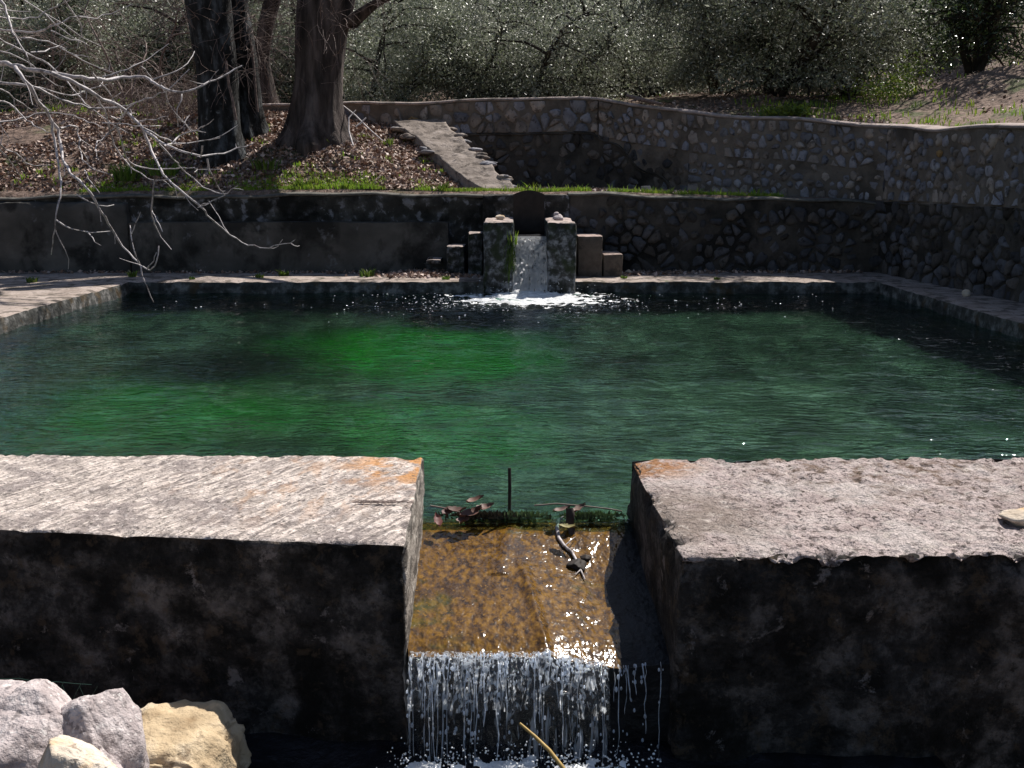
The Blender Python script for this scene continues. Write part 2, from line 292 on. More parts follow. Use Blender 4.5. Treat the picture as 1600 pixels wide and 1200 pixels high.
# ------------------------------------------------------------------ generic shapes
def rough_box(mb, x, y, z, res, r=.03, amp=.01, nscale=6, chip=.03, seed=0, faces='xXyYzZ', mi={}, warp=None, off=None):
    lo = np.array([x[0], y[0], z[0]]); hi = np.array([x[1], y[1], z[1]])
    for fc in faces:
        ax = 'xyz'.index(fc.lower()); up = fc.isupper(); a, b = [i for i in range(3) if i != ax]
        na = max(2, int((hi[a] - lo[a]) / res) + 1); nb = max(2, int((hi[b] - lo[b]) / res) + 1)
        A, B = np.meshgrid(np.linspace(lo[a], hi[a], na), np.linspace(lo[b], hi[b], nb), indexing='ij')
        P = np.zeros((na * nb, 3)); P[:, a] = A.ravel(); P[:, b] = B.ravel(); P[:, ax] = hi[ax] if up else lo[ax]
        q = np.clip(P, lo + r, hi - r); n = P - q; n /= np.linalg.norm(n, axis=1)[:, None] + 1e-9
        S = q + n * r
        d = np.minimum(P - lo, hi - P); d2 = np.sort(d, axis=1)[:, 1]
        e = 1 - sstep(0, .09, d2)
        disp = amp * fbm(P, nscale, 5, seed) - e * chip * (.5 * np.clip(fbm(P, 5, 3, seed + 9) * 2.2, 0, 1.2) + .8 * np.clip(fbm(P, 17, 4, seed + 19) * 2.2, 0, 1.))
        if off is not None: disp = disp + off(P, n)
        S = S + n * disp[:, None]
        if warp: S = warp(S)
        flip = (up == (ax == 1))
        mb.grid(S.reshape(na, nb, 3), mi=mi.get(fc, 0), flip=flip)

def rock(mb, c, size, seed, n=28, amp=.25, facet=.5, rot=0., tint=(1, 1, 1), mi=0):
    th = np.linspace(0.02, math.pi - .02, n); ph = np.arange(2 * n) * math.pi / n
    T, Pp = np.meshgrid(th, ph, indexing='ij')
    d = np.stack([np.sin(T) * np.cos(Pp), np.sin(T) * np.sin(Pp), np.cos(T)], -1).reshape(-1, 3)
    rs = np.random.RandomState(seed); r = np.full(len(d), 1.4)
    for k in range(14):
        nn = rs.normal(size=3); nn /= np.linalg.norm(nn); dd = rs.uniform(.72, 1.)
        c_ = d @ nn; r = np.where(c_ > .05, np.minimum(r, dd / np.maximum(c_, .05)), r)
    r = facet * r + (1 - facet) * 1.0
    r = r * (1 + amp * fbm(d + seed, 1.6, 5, seed)) + .035 * fbm(d + seed, 6, 5, seed, .6) - .0 * np.clip(np.abs(fbm(d + seed, 2.5, 3, seed + 5)) * -9 + 1, 0, 1) * (n > 50)
    P = d * r[:, None] * np.array(size); ca, sa = math.cos(rot), math.sin(rot)
    P = np.stack([P[:, 0] * ca - P[:, 1] * sa, P[:, 0] * sa + P[:, 1] * ca, P[:, 2]], 1) + np.array(c)
    mb.grid(P.reshape(n, 2 * n, 3), tint, mi, closed=True, flip=False)
    mb.add(P.reshape(n, 2 * n, 3)[0], [tuple(range(2 * n))], tint, mi); mb.add(P.reshape(n, 2 * n, 3)[-1], [tuple(range(2 * n))[::-1]], tint, mi)

class Path:
    """plan path with arc length; the face normal is on its right-hand side (towards the pool)"""
    def __init__(s, pts):
        s.p = np.array([p[:2] for p in pts], dtype=float); s.z = np.array([p[2] if len(p) > 2 else 0 for p in pts], dtype=float)
        s.s = np.concatenate([[0], np.cumsum(np.linalg.norm(np.diff(s.p, axis=0), axis=1))]); s.L = s.s[-1]
        uu = np.linspace(0, s.L, 200); xy = np.stack([np.interp(uu, s.s, s.p[:, k]) for k in (0, 1)], 1)
        t = np.gradient(xy, axis=0); t /= np.linalg.norm(t, axis=1)[:, None]; n = np.stack([t[:, 1], -t[:, 0]], 1)
        k = np.ones(7) / 7; n = np.stack([np.convolve(np.pad(n[:, i], 3, 'edge'), k, 'valid') for i in (0, 1)], 1)
        s.uu = uu; s.nn = n / np.linalg.norm(n, axis=1)[:, None]
    def xyz(s, u, off, z):
        u = np.asarray(u, dtype=float)
        x = np.interp(u, s.s, s.p[:, 0]); y = np.interp(u, s.s, s.p[:, 1])
        nx = np.interp(u, s.uu, s.nn[:, 0]); ny = np.interp(u, s.uu, s.nn[:, 1])
        return np.stack([x + nx * off, y + ny * off, np.broadcast_to(z, u.shape)], -1)
    def top(s, u): return np.interp(u, s.s, s.z)

def voronoi(u0, u1, v0, v1, cu, cv, rs):
    nu = max(1, int(round((u1 - u0) / cu))); nv = max(1, int(round((v1 - v0) / cv))); pts = []
    for j in range(nv):
        for i in range(nu):
            pts.append((u0 + (i + .5 + (.5 if j % 2 else 0) * .8 + rs.uniform(-.5, .5)) * (u1 - u0) / nu, v0 + (j + .5 + rs.uniform(-.4, .4)) * (v1 - v0) / nv))
    pts = np.array(pts); cells = []
    for i, p in enumerate(pts):
        poly = [(-2 * cu, -2 * cv), (2 * cu, -2 * cv), (2 * cu, 2 * cv), (-2 * cu, 2 * cv)]; poly = [np.array(q) for q in poly]
        d = pts - p; m = (np.abs(d[:, 0]) < 4 * cu) & (np.abs(d[:, 1]) < 4 * cv); m[i] = False
        for q in d[m]:
            o = []; h = q @ q / 2
            for a, b in zip(poly, poly[1:] + poly[:1]):
                da, db = a @ q - h, b @ q - h
                if da <= 0: o.append(a)
                if da * db < 0: o.append(a + (b - a) * da / (da - db))
            poly = o
            if len(poly) < 3: break
        if len(poly) >= 3: cells.append((p, np.array(poly)))
    return cells

def rubble_stones(mb, path, u0, u1, zlo, zhi, cu, cv, seed, gap=(.72, .92), keep=.85, h=(.012, .03), tints=None, off0=0.):
    """flat-faced stones bedded in the wall face; zlo/zhi are functions of u"""
    rs = np.random.RandomState(seed)
    H = max(zhi(u) - zlo(u) for u in np.linspace(u0, u1, 9))
    for p, poly in voronoi(u0, u1, 0, H, cu, cv, rs):
        if rs.rand() > keep or p[1] > zhi(p[0]) - zlo(p[0]) - .03: continue
        g = rs.uniform(*gap); sm = []
        for a, b in zip(poly, np.roll(poly, -1, 0)): sm += [a * .78 + b * .22, a * .22 + b * .78]
        sm = sum([[a * .75 + b * .25, a * .25 + b * .75] for a, b in zip(sm, sm[1:] + sm[:1])], [])
        sm = np.array(sm) * g; c0 = sm.mean(0); sm = c0 + (sm - c0) * (1 + rs.uniform(-.13, .09, (len(sm), 1)))
        hh = rs.uniform(*h); tl = rs.uniform(-.08, .08, 2); tint = tints(rs); n = len(sm)
        rings = [(1., -.004), (.95, hh * .45), (.80, hh * .9), (.42, hh * 1.15)]
        V = []
        for k, o in rings:
            q = c0 + (sm - c0) * k; wob = rs.uniform(-.1, .1, n) * hh if k < 1 else 0
            u = p[0] + q[:, 0]; vz = p[1] + q[:, 1]; u = np.clip(u, u0, u1)
            fr = vz / H; z0 = np.array([zlo(a) for a in u]); z1 = np.array([zhi(a) for a in u])
            z = np.clip(z0 + np.clip(vz, 0, None), z0, z1)
            V.append(path.xyz(u, o + wob + (q @ tl) * (k < 1) + off0, z))
        V = np.array(V)
        mb.grid(V, tint, closed=True, flip=True); mb.add(V[-1], [tuple(range(n))], tint)

def wall_sweep(mb, path, u0, u1, zb, zt, thick, du=.08, amp=.02, seed=0, cap=.03, mi_cap=1, off=0.):
    """masonry body: front face, rounded cap, back face"""
    nu = max(3, int((u1 - u0) / du)); U = np.linspace(u0, u1, nu)
    Zt = np.array([zt(u) for u in U]); Zb = np.array([zb(u) for u in U])
    fv = np.linspace(0, 1, 14)
    def dispz(off, z, k):
        P = path.xyz(U, off, z); return P
    rows = []
    for f in fv: rows.append((np.zeros(nu), Zb + (Zt - cap - Zb) * f))
    R = np.stack([path.xyz(U, o + off + amp * fbm(np.stack([U, z, z * 0 + seed], 1), 3, 4, seed), z) for o, z in rows], 1)
    mb.grid(R, mi=0, flip=False)
    capp = [(0.0, -cap), (.018, -cap + .004), (.022, -.012), (.0, 0.), (-.06, .008), (-thick * .5, .012), (-thick + .05, .006), (-thick, -.01), (-thick, -.3)]
    rows = []
    for o, dz in capp:
        z = Zt + dz; nz = .008 * fbm(np.stack([U, U * 0 + o * 5, U * 0], 1), 5, 4, seed + 3)
        rows.append(path.xyz(U, o + off + nz, z + nz))
    mb.grid(np.stack(rows, 1), mi=mi_cap, flip=False)
    for i in (0, -1):
        e = [path.xyz(U[i:i + 1] if i == 0 else U[-1:], o, (Zt if True else 0)[i:i + 1] if i == 0 else Zt[-1:])[0] for o in (0, -thick)]
        b = [q.copy() for q in e]; 
        for q in b: q[2] = Zb[i]
        mb.add([b[0], b[1], e[1], e[0]], [(0, 1, 2, 3)], mi=0)

def scatter_quads(mb, P, size, tints, rs, up=.5, curl=.25, aspect=.45):
    """many small leaves: bent rhombi, random headings, normals biased upwards by `up`"""
    n = len(P); nrm = rs.normal(size=(n, 3)) * (1 - up); nrm[:, 2] += up * 1.2; nrm /= np.linalg.norm(nrm, axis=1)[:, None] + 1e-9
    t = rs.normal(size=(n, 3)); t -= nrm * (t * nrm).sum(1)[:, None]; t /= np.linalg.norm(t, axis=1)[:, None] + 1e-9
    b = np.cross(nrm, t); L = (size[0] + (size[1] - size[0]) * rs.rand(n))[:, None]; W = L * aspect
    V = np.stack([P - t * L * .5, P + b * W * .5 + nrm * L * curl * rs.uniform(-1, 1, (n, 1)), P + t * L * .5, P - b * W * .5 + nrm * L * curl * rs.uniform(-1, 1, (n, 1))], 1)
    idx = np.arange(n * 4).reshape(n, 4)
    f = np.concatenate([idx[:, [0, 1, 2]], idx[:, [0, 2, 3]]])
    mb.add(V.reshape(-1, 3), f, np.repeat(tints, 4, 0))
def pick(rs, n, cols):
    c = np.array(cols); k = rs.randint(0, len(c), n); return c[k] * rs.uniform(.6, 1.25, (n, 1))
def tuft(mb, c, n, h, spread, rs, lean=.5, wd=.006, tints=((1, 1, 1), (.8, 1, .6), (1.2, 1.1, .8))):
    for i in range(n):
        a = rs.uniform(0, 6.283); r = spread * math.sqrt(rs.rand()); b = np.array([c[0] + r * math.cos(a), c[1] + r * math.sin(a), c[2]])
        hh = h * rs.uniform(.5, 1.1); a2 = a + rs.uniform(-1, 1); ln = lean * rs.uniform(.2, 1) * hh; d = np.array([math.cos(a2), math.sin(a2), 0]); s_ = np.array([-d[1], d[0], 0]) * wd
        if rs.rand() < .5: s_ = np.array([wd, 0, 0])
        m = b + d * ln * .35 + [0, 0, hh * .6]; e = b + d * ln + [0, 0, hh * rs.uniform(.75, 1.)]
        mb.add([b - s_, b + s_, m + s_ * .7, m - s_ * .7, e], [(0, 1, 2, 3), (3, 2, 4)], np.array(tints[rs.randint(len(tints))]) * rs.uniform(.7, 1.2))
# ================================================================== THE SETTING
WALL = [(-30, 15.5, 2.3), (-12, 14.6, 2.2)] + [tuple(at(*q)) for q in [(400, 165, 14.4), (530, 160, 14.3), (700, 156, 14.2), (850, 153, 14.2), (935, 154, 14.2), (1010, 163, 13.7), (1080, 173, 13.2), (1180, 183, 12.6), (1300, 190, 12.0), (1390, 195, 11.4), (1460, 197, 10.4), (1530, 197, 9.6), (1600, 196, 8.9)]] + [(4.5, 7, 1.5), (4.5, 4.5, 1.4), (4.5, 1.0, 1.3)]
WP = Path(WALL); U_L = WP.s[2]                       # the masonry starts at the third point; left of it only a bank
U_C = WP.s[6]; U_K = WP.s[11]; U_E = WP.L
def terrace_edge(x): return 1.01 - .028 * np.maximum(0, np.asarray(x, dtype=float) - 1.0) - .01 * np.maximum(0, -x - 2)
RB = np.array([-.24, 12.0, 1.05]); RT = np.array([-1.28, 14.05, 1.93])      # ramp axis, foot and head
def ramp_z(y): return RB[2] + (y - RB[1]) / (RT[1] - RB[1]) * (RT[2] - RB[2])
def ramp_x(y): return RB[0] + (y - RB[1]) / (RT[1] - RB[1]) * (RT[0] - RB[0])
def terrace_z(x, y):
    x = np.asarray(x, dtype=float); y = np.asarray(y, dtype=float); base = terrace_edge(x) + .02
    prof = np.interp(y, [11.55, 11.8, 12.6, 13.2, 14.4, 16], [0, .06, .52, .74, 1.08, 1.5])
    nr = np.clip(ramp_z(y) - .10 - base, 0, 3); dl = (ramp_x(y) - .28) - x          # distance left of the ramp
    k = sstep(.0, 1.3, dl); b = nr * (1 - k) + prof * k
    return base + np.where(y > 11.5, b * sstep(-.28, -.05, dl), 0)
# hillside behind the wall, laid out by distance behind the wall line
u = np.concatenate([np.linspace(0, U_L, 50)[:-1], np.linspace(U_L, U_E, 150)])
d = np.concatenate([np.linspace(0, 6, 40)[:-1], np.linspace(6, 20, 40)[:-1], np.linspace(20, 120, 40)])
Ug, Dg = np.meshgrid(u, d, indexing='ij')
def hill_rise(d, s): return np.interp(d, [0, .4, 6, 14, 40, 120], [0, .02, .75, 2.7, 11, 38]) * (1 - s) + np.interp(d, [0, .4, 6, 20, 60, 120], [0, .02, 2.1, 6.9, 21, 38]) * s
P = WP.xyz(Ug.ravel(), -Dg.ravel() - .15, 0)
P[:, 2] = WP.top(Ug.ravel()) - .12 - .1 * sstep(1.5, 6, WP.top(Ug.ravel()) * 0 + np.maximum(0, Ug.ravel() - U_K)) + hill_rise(Dg.ravel(), sstep(U_K - 2.2, U_K + .5, Ug.ravel())) + fbm(P, .35, 4, 3) * np.minimum(1, Dg.ravel() * .3) * .55 + fbm(P, 3, 3, 4) * .03 * np.minimum(1, Dg.ravel())
mb = MB(); mb.grid(P.reshape(len(u), len(d), 3)); hill = mb.build('hillside', C['soil'], smooth=True); tag(hill, kind='structure')
HP = P.reshape(len(u), len(d), 3)
def hill_pt(uu, dd):
    p = WP.xyz(np.array([uu]), -dd - .15, 0)[0]; i = np.argmin(np.abs(u - uu)); j = np.argmin(np.abs(d - dd)); p[2] = HP[i, j, 2]; return p
# build from plan position: nearest vertex height
_flat = HP.reshape(-1, 3)
def hill_z(x, y): return _flat[np.argmin((_flat[:, 0] - x) ** 2 + (_flat[:, 1] - y) ** 2), 2]
mb = MB(); xs = np.concatenate([np.linspace(-30, -7, 30)[:-1], np.linspace(-7, 5.0, 150)]); ys = np.linspace(11.56, 16.5, 60)
X, Y = np.meshgrid(xs, ys, indexing='ij'); ylim = np.interp(X, [p[0] for p in WALL[:9]], [p[1] for p in WALL[:9]]) + .05
Y2 = 11.56 + (Y - 11.56) / (16.5 - 11.56) * (ylim - 11.56); Y2 = np.where(X > 1.2, 11.56 + (Y - 11.56) / 4.94 * 2.7, Y2)
Y2[:, 1:3] = [[11.62, 11.7]]
Z = terrace_z(X, Y2) - .045 * (Y2 < 11.58); Z = Z + .02 * fbm(np.stack([X.ravel(), Y2.ravel(), X.ravel() * 0], 1), 3, 4, 8).reshape(Z.shape)
mb.grid(np.stack([X, Y2, Z], -1), flip=True); tag(mb.build('earth_bank', C['soil'], smooth=True), kind='structure')
mb = MB(); mb.add([(-400, -400, -.62), (400, -400, -.62), (400, 400, -.62), (-400, 400, -.62), (-4.3, 3.0, -.62), (4.3, 3.0, -.62), (4.3, 10.9, -.62), (-4.3, 10.9, -.62)], [(0, 1, 5, 4), (1, 2, 6, 5), (2, 3, 7, 6), (3, 0, 4, 7)]); tag(mb.build('ground', C['soil']), kind='structure')

# ---- pool: floor, side walls, paved rim
WX0, WX1, WY0, WY1 = -4.0, 3.84, 3.42, 10.42
mb = MB(); X, Y = np.meshgrid(np.linspace(WX0 - .1, WX1 + .1, 60), np.linspace(3.2, WY1 + .1, 50), indexing='ij')
Z = -.85 + .05 * fbm(np.stack([X.ravel(), Y.ravel(), X.ravel() * 0], 1), 1.5, 4, 2).reshape(X.shape)
mb.grid(np.stack([X, Y, Z], -1), flip=True); tag(mb.build('pool_floor', C['floor'], smooth=True), kind='structure')
mb = MB()
def slab(x, y, z, amp=.008, res=.07, faces='xXyYZ', mi={}, seed=1, r=.02, chip=.02): rough_box(mb, x, y, z, res, r, amp, 3, chip, seed, faces, mi)
slab((-9.0, 5.2), (WY1, 11.75), (-1.15, .126), mi={'y': 1}, faces='yZ', seed=2)                # far side
slab((-9.0, WX0), (-1.0, WY1), (-1.15, .128), mi={'X': 1}, faces='XZ', seed=3)                 # left apron
slab((WX1, 4.75), (2.4, WY1), (-1.15, .122), mi={'x': 1}, faces='xZ', seed=4)                 # right rim
tag(mb.build('pool_paving', [C['paving'], C['rim_face']], smooth=True), kind='structure')

# ---- water surface: real ripples
nx, ny = 360, 300
X, Y = np.meshgrid(np.linspace(WX0 - .02, WX1 + .02, nx), np.linspace(3.34, WY1 + .02, ny), indexing='ij')
Pw = np.stack([X.ravel(), Y.ravel() * 1.7, X.ravel() * 0], 1)
fall_d = np.sqrt((Pw[:, 0] - .18) ** 2 + (Y.ravel() - 9.9) ** 2)
h = .014 * fbm(Pw, 2.2, 2, 31, .5) + .0085 * fbm(Pw, 6.5, 3, 33)
h = h * (1 + 2.2 * np.exp(-fall_d / .8)) + .004 * np.sin(fall_d * 26) * np.exp(-fall_d / 1.6)
h *= sstep(0, .5, Y.ravel() - 3.34)
mb = MB(); mb.grid(np.stack([X.ravel(), Y.ravel(), h], -1).reshape(nx, ny, 3), flip=False)
wobj = mb.build('pool_water', C['water'], smooth=True); tag(wobj, kind='structure')
# outflow channel below the weir
X, Y = np.meshgrid(np.linspace(-.9, 1.2, 120), np.linspace(.6, 2.66, 110), indexing='ij'); Q = np.stack([X.ravel(), Y.ravel(), X.ravel() * 0], 1)
dz = .03 * fbm(Q, 6, 4, 51) * (.2 + np.exp(-np.abs(Y.ravel() - 2.45) / .2)) 
mb = MB(); mb.grid(np.stack([X.ravel(), Y.ravel(), -.405 + dz], -1).reshape(120, 110, 3)); tag(mb.build('channel_water', C['wetblack'], smooth=True), kind='structure')

# ================================================================== WEIR IN THE FOREGROUND
# left block: inner face runs (-.322,3.50) far to (-.296,2.60) near
def warp_l(S):
    x, y, z = S[:, 0].copy(), S[:, 1].copy(), S[:, 2]
    t = (y - 2.6) / .90
    x = x + (-.296) * (1 - t) + (-.322) * t
    y = y + np.where(y < 3.05, (-x - .3) * .11 * np.clip((3.05 - y) / .45, 0, 1), 0) + np.clip(-x - .3, 0, 9) * .02 * np.clip((y - 3.05) / .45, 0, 1)
    y = y - .05 * np.clip(-z, 0, 1) * np.clip((3.05 - y) / .45, 0, 1)
    return np.stack([x, y, z], 1)
FX = '{}'
mb = MB()
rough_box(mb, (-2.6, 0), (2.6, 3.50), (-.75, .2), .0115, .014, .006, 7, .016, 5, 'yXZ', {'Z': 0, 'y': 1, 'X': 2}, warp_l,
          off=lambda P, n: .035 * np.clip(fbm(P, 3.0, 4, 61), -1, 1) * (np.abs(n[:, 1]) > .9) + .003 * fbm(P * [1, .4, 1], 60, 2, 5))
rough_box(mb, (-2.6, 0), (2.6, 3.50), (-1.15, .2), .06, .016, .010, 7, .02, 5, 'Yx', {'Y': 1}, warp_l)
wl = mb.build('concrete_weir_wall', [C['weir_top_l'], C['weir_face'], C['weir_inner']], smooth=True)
tag(wl, 'thick concrete wall end left of the spillway with scratched pale top and orange lichen corner', 'wall', 'weir walls either side of the spillway')
def warp_r(S):
    x, y, z = S[:, 0].copy(), S[:, 1].copy(), S[:, 2]
    t = (y - 2.52) / .95
    x = x + .452 * (1 - t) + .424 * t
    y = y + np.clip(x - .43, 0, 9) * .015
    return np.stack([x, y, z], 1)
mb = MB()
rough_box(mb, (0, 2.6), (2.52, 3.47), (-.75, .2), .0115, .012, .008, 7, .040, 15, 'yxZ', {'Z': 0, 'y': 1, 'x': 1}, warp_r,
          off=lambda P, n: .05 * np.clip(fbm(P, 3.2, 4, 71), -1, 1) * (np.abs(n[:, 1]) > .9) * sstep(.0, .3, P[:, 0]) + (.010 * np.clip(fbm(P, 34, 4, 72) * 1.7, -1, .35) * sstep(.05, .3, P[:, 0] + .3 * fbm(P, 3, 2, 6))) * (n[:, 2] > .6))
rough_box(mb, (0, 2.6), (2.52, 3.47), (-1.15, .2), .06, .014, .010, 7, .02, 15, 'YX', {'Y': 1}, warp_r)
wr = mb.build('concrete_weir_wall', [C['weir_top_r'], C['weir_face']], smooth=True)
tag(wr, 'thick concrete wall end right of the spillway with pitted pinkish top and crumbling front edge', 'wall', 'weir walls either side of the spillway')
mb = MB(); rock(mb, (1.53, 2.80, .205), (.062, .06, .028), 91, n=26, rot=.3, facet=.8); child_ = mb.build('limestone_chunk', C['rock_pale'], smooth=True)
tag(child_, 'white chunk of broken stone on the pitted wall at the right edge', 'stone')

# spillway: sloping amber bed, front drop
nxs, nys = 220, 230
Xs = np.linspace(-.335, .475, nxs); Ys = np.linspace(3.42, 2.595, nys); X, Y = np.meshgrid(Xs, Ys, indexing='ij')
X = np.where(X < 0, X * (1 - .12 * sstep(2.75, 2.60, Y)), X)
def bed_z(X, Y):
    t = np.clip((3.36 - Y) / .76, 0, 1)
    z = -.018 - .098 * t - .05 * np.clip(t - .88, 0, 1) ** 1.5 * 8
    rx = .0 + .10 * t                                     # diagonal ridge running down the bed
    z = z - .19 * np.clip(X - rx, 0, .22) * sstep(-.05, .45, t) + .02 * sstep(.24, .46, X) * sstep(.1, .6, t) - .016 * np.exp(-((X - rx) / .02) ** 2) * 0 + .010 * np.exp(-((X - rx) / .018) ** 2) * sstep(.25, .5, t) + .008 * np.exp(-((X + .02 + .1 * (t - .2)) / .03) ** 2) * (t < .45)
    Q = np.stack([X.ravel(), Y.ravel() * .5, X.ravel() * 0], 1)
    a = .4 + .8 * sstep(-.05, .12, X.ravel() - rx.ravel() + .15 * (t.ravel() - .6)) 
    z = z + ((.0010 + .0016 * a) * fbm(Q, 26, 3, 81) + (.0004 + .0008 * a) * fbm(Q, 60, 2, 82)).reshape(z.shape)
    return z - .03 * sstep(3.40, 3.42, Y)
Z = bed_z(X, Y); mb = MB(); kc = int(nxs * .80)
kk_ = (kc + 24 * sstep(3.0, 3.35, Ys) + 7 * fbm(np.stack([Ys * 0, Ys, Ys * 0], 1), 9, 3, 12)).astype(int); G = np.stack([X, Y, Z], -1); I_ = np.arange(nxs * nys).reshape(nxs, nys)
F_ = np.stack([I_[:-1, :-1], I_[1:, :-1], I_[1:, 1:], I_[:-1, 1:]], -1); dk = np.arange(nxs - 1)[:, None] >= kk_[None, :-1]  # right strip coloured dark: the side wall's shadow painted on the bed
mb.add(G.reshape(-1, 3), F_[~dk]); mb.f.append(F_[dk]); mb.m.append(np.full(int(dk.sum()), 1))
# vertical front with a slight lean, and back edge down under the pool
fz = np.linspace(0, 1, 30); Zl = Z[:, -1]; Pf = np.stack([np.repeat(X[:, -1][:, None], 30, 1), 2.595 + .02 * fz[None] + 0 * Xs[:, None] + .012 * fbm(np.stack([np.repeat(Xs, 30), np.tile(fz, nxs), np.zeros(nxs * 30)], 1), 12, 3, 5).reshape(nxs, 30) * sstep(0, .1, fz)[None], Zl[:, None] * (1 - fz) + fz * -.8], -1)
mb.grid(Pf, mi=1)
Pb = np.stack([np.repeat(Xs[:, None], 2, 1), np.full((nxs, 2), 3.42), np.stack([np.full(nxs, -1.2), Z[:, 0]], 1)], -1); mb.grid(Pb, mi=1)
sp = empty('spillway', (.07, 3.0, -.6), 'short sloping concrete spillway bed coloured amber by wet algae between the two wall ends', 'spillway')
child(mb, 'bed', [C['spill'], C['wet_shaded']], sp, True)
# film of running water beading and glinting over the bed
# falling streams: each thread its own strand inside one sheet
rs = np.random.RandomState(5); mb = MB()
for i in range(90):
    x0 = rs.uniform(-.285, .42); 
    if x0 > .26 and rs.rand() < .7: continue
    n = 16; thr = rs.uniform(.10, .26) * (1 if x0 < .27 else .6); z0 = float(bed_z(np.array([[x0]]), np.array([[2.61]]))[0, 0]) + .004
    ln = rs.uniform(.5, 1) if rs.rand() < .6 else rs.uniform(.1, .5); t = np.linspace(0, ln, n); fallz = z0 - .35 * t ** 1.5
    yy = 2.60 - thr * np.sqrt(t) * .55 - .004; xx = x0 + .006 * fbm(np.stack([t * 0 + i, t, t * 0], 1), 6, 2, 7) + (rs.rand() - .5) * .02 * t
    r = rs.uniform(.0005, .0017) * (1 + .7 * fbm(np.stack([t * 0 + i, t, t * 0], 1), 14, 2, 8)); r[0] *= 1.4; r[-1] *= .2
    mb.tube(np.stack([xx, yy, fallz], 1), np.maximum(r, .0004), 5)
    for k in range(rs.randint(2, 7)):
        tt = rs.uniform(0, 1) ** 1.6; j = min(n - 1, int(tt * n)); c = np.array([xx[j] + rs.normal() * .008, yy[j] - abs(rs.normal()) * .012, z0 - .35 * tt ** 1.5]); s_ = rs.uniform(.0018, .005)
        mb.tube([c + [0, 0, s_ * 1.8], c + [0, 0, s_], c - [0, 0, s_ * .3], c - [0, 0, s_ * 1.5]], [s_ * .25, s_ * .8, s_, s_ * .25], 6)
for i in range(420):
    x0 = rs.uniform(-.285, .265); t_ = abs(rs.normal()) * .16; z0 = float(bed_z(np.array([[x0]]), np.array([[2.61]]))[0, 0]) + .006
    c = np.array([x0, 2.605 - .13 * math.sqrt(t_) - .01 * rs.rand(), z0 - .35 * t_ ** 1.4]); s_ = rs.uniform(.0008, .0028)
    mb.tube([c + [0, 0, s_ * 2.4], c + [0, 0, s_], c - [0, 0, s_], c - [0, 0, s_ * 2.0]], [s_ * .2, s_ * .8, s_ * .8, s_ * .2], 5)
for q in range(1):
    n1, n2 = 260, 40; X, T = np.meshgrid(np.linspace(-.29, .275, n1), np.linspace(0, 1, n2), indexing='ij'); Q = np.stack([X.ravel(), T.ravel() * .10, X.ravel() * 0 + q * 3], 1)
    zl = np.array([float(bed_z(np.array([[a]]), np.array([[2.61]]))[0, 0]) for a in np.linspace(-.29, .275, n1)])
    wv = (.020 * fbm(Q, 22, 3, 90 + q)).reshape(X.shape) * sstep(0, .2, T); thr_ = (.14 - .05 * q) * (1 - .35 * sstep(.25, .4, X))
    mb.grid(np.stack([X, 2.603 - thr_ * np.sqrt(T) * .75 + wv, zl[:, None] + .006 - .36 * T ** 1.5], -1), mi=1)
X, T = np.meshgrid(np.linspace(-.29, .27, 240), np.linspace(0, .5, 30), indexing='ij'); Q = np.stack([X.ravel(), T.ravel() * .3, X.ravel() * 0 + 9], 1)
mb.grid(np.stack([X, 2.606 - .15 * np.sqrt(T) + (.022 * fbm(Q, 26, 3, 95)).reshape(X.shape) * sstep(0, .1, T), np.interp(X[:, 0], np.linspace(-.29, .275, 260), zl)[:, None] + .008 - .36 * T ** 1.5], -1), mi=2)
sh = mb.build('falling_water', [C['stream'], C['streaks'], C['lip_sheet']], smooth=True); tag(sh, 'curtain of thin water threads and drops falling off the spillway lip', 'waterfall', kind='stuff')
# glinting beads on the bed and splashes at its foot
mb = MB()
def blob(c, s_, fl=.5): mb.tube([np.array(c) + [0, 0, s_ * fl], np.array(c) + [0, 0, s_ * .4 * fl], np.array(c) - [0, 0, s_ * .3 * fl]], [s_ * .3, s_ * .9, s_], 6)
for i in range(420):
    x = rs.uniform(-.30, .42); y = 2.42 + rs.normal() * .05; hh = abs(rs.normal()) * .04 * math.exp(-abs(x) * 1.2); blob((x, y, -.40 + hh), rs.uniform(.0012, .0042), .8)
for i in range(300):
    x = rs.choice([-.16, .02, .16, -.28, .3]) + rs.normal() * .03; blob((x, 2.43 + rs.normal() * .03, -.385 + abs(rs.normal()) * .035), rs.uniform(.001, .003), 1.3)
X, Y = np.meshgrid(np.linspace(-.30, .36, 150), np.linspace(2.30, 2.54, 50), indexing='ij'); Q = np.stack([X.ravel(), Y.ravel(), X.ravel() * 0], 1)
msk = (fbm(Q, 22, 5, 64) * 1.3 + .25 - np.abs(Q[:, 1] - 2.44) / .09) > 0; idx = np.arange(7500).reshape(150, 50)
F_ = np.stack([idx[:-1, :-1].ravel(), idx[1:, :-1].ravel(), idx[1:, 1:].ravel(), idx[:-1, 1:].ravel()], 1)
mb.add(np.stack([Q[:, 0], Q[:, 1], -.385 + .035 * np.clip(fbm(Q, 18, 4, 65) + .1, 0, 1)], 1), F_[msk[F_].all(1)])
tag(mb.build('splash', C['foam'], smooth=True), 'white splashing froth at the foot of the spillway fall', 'splash', kind='stuff')

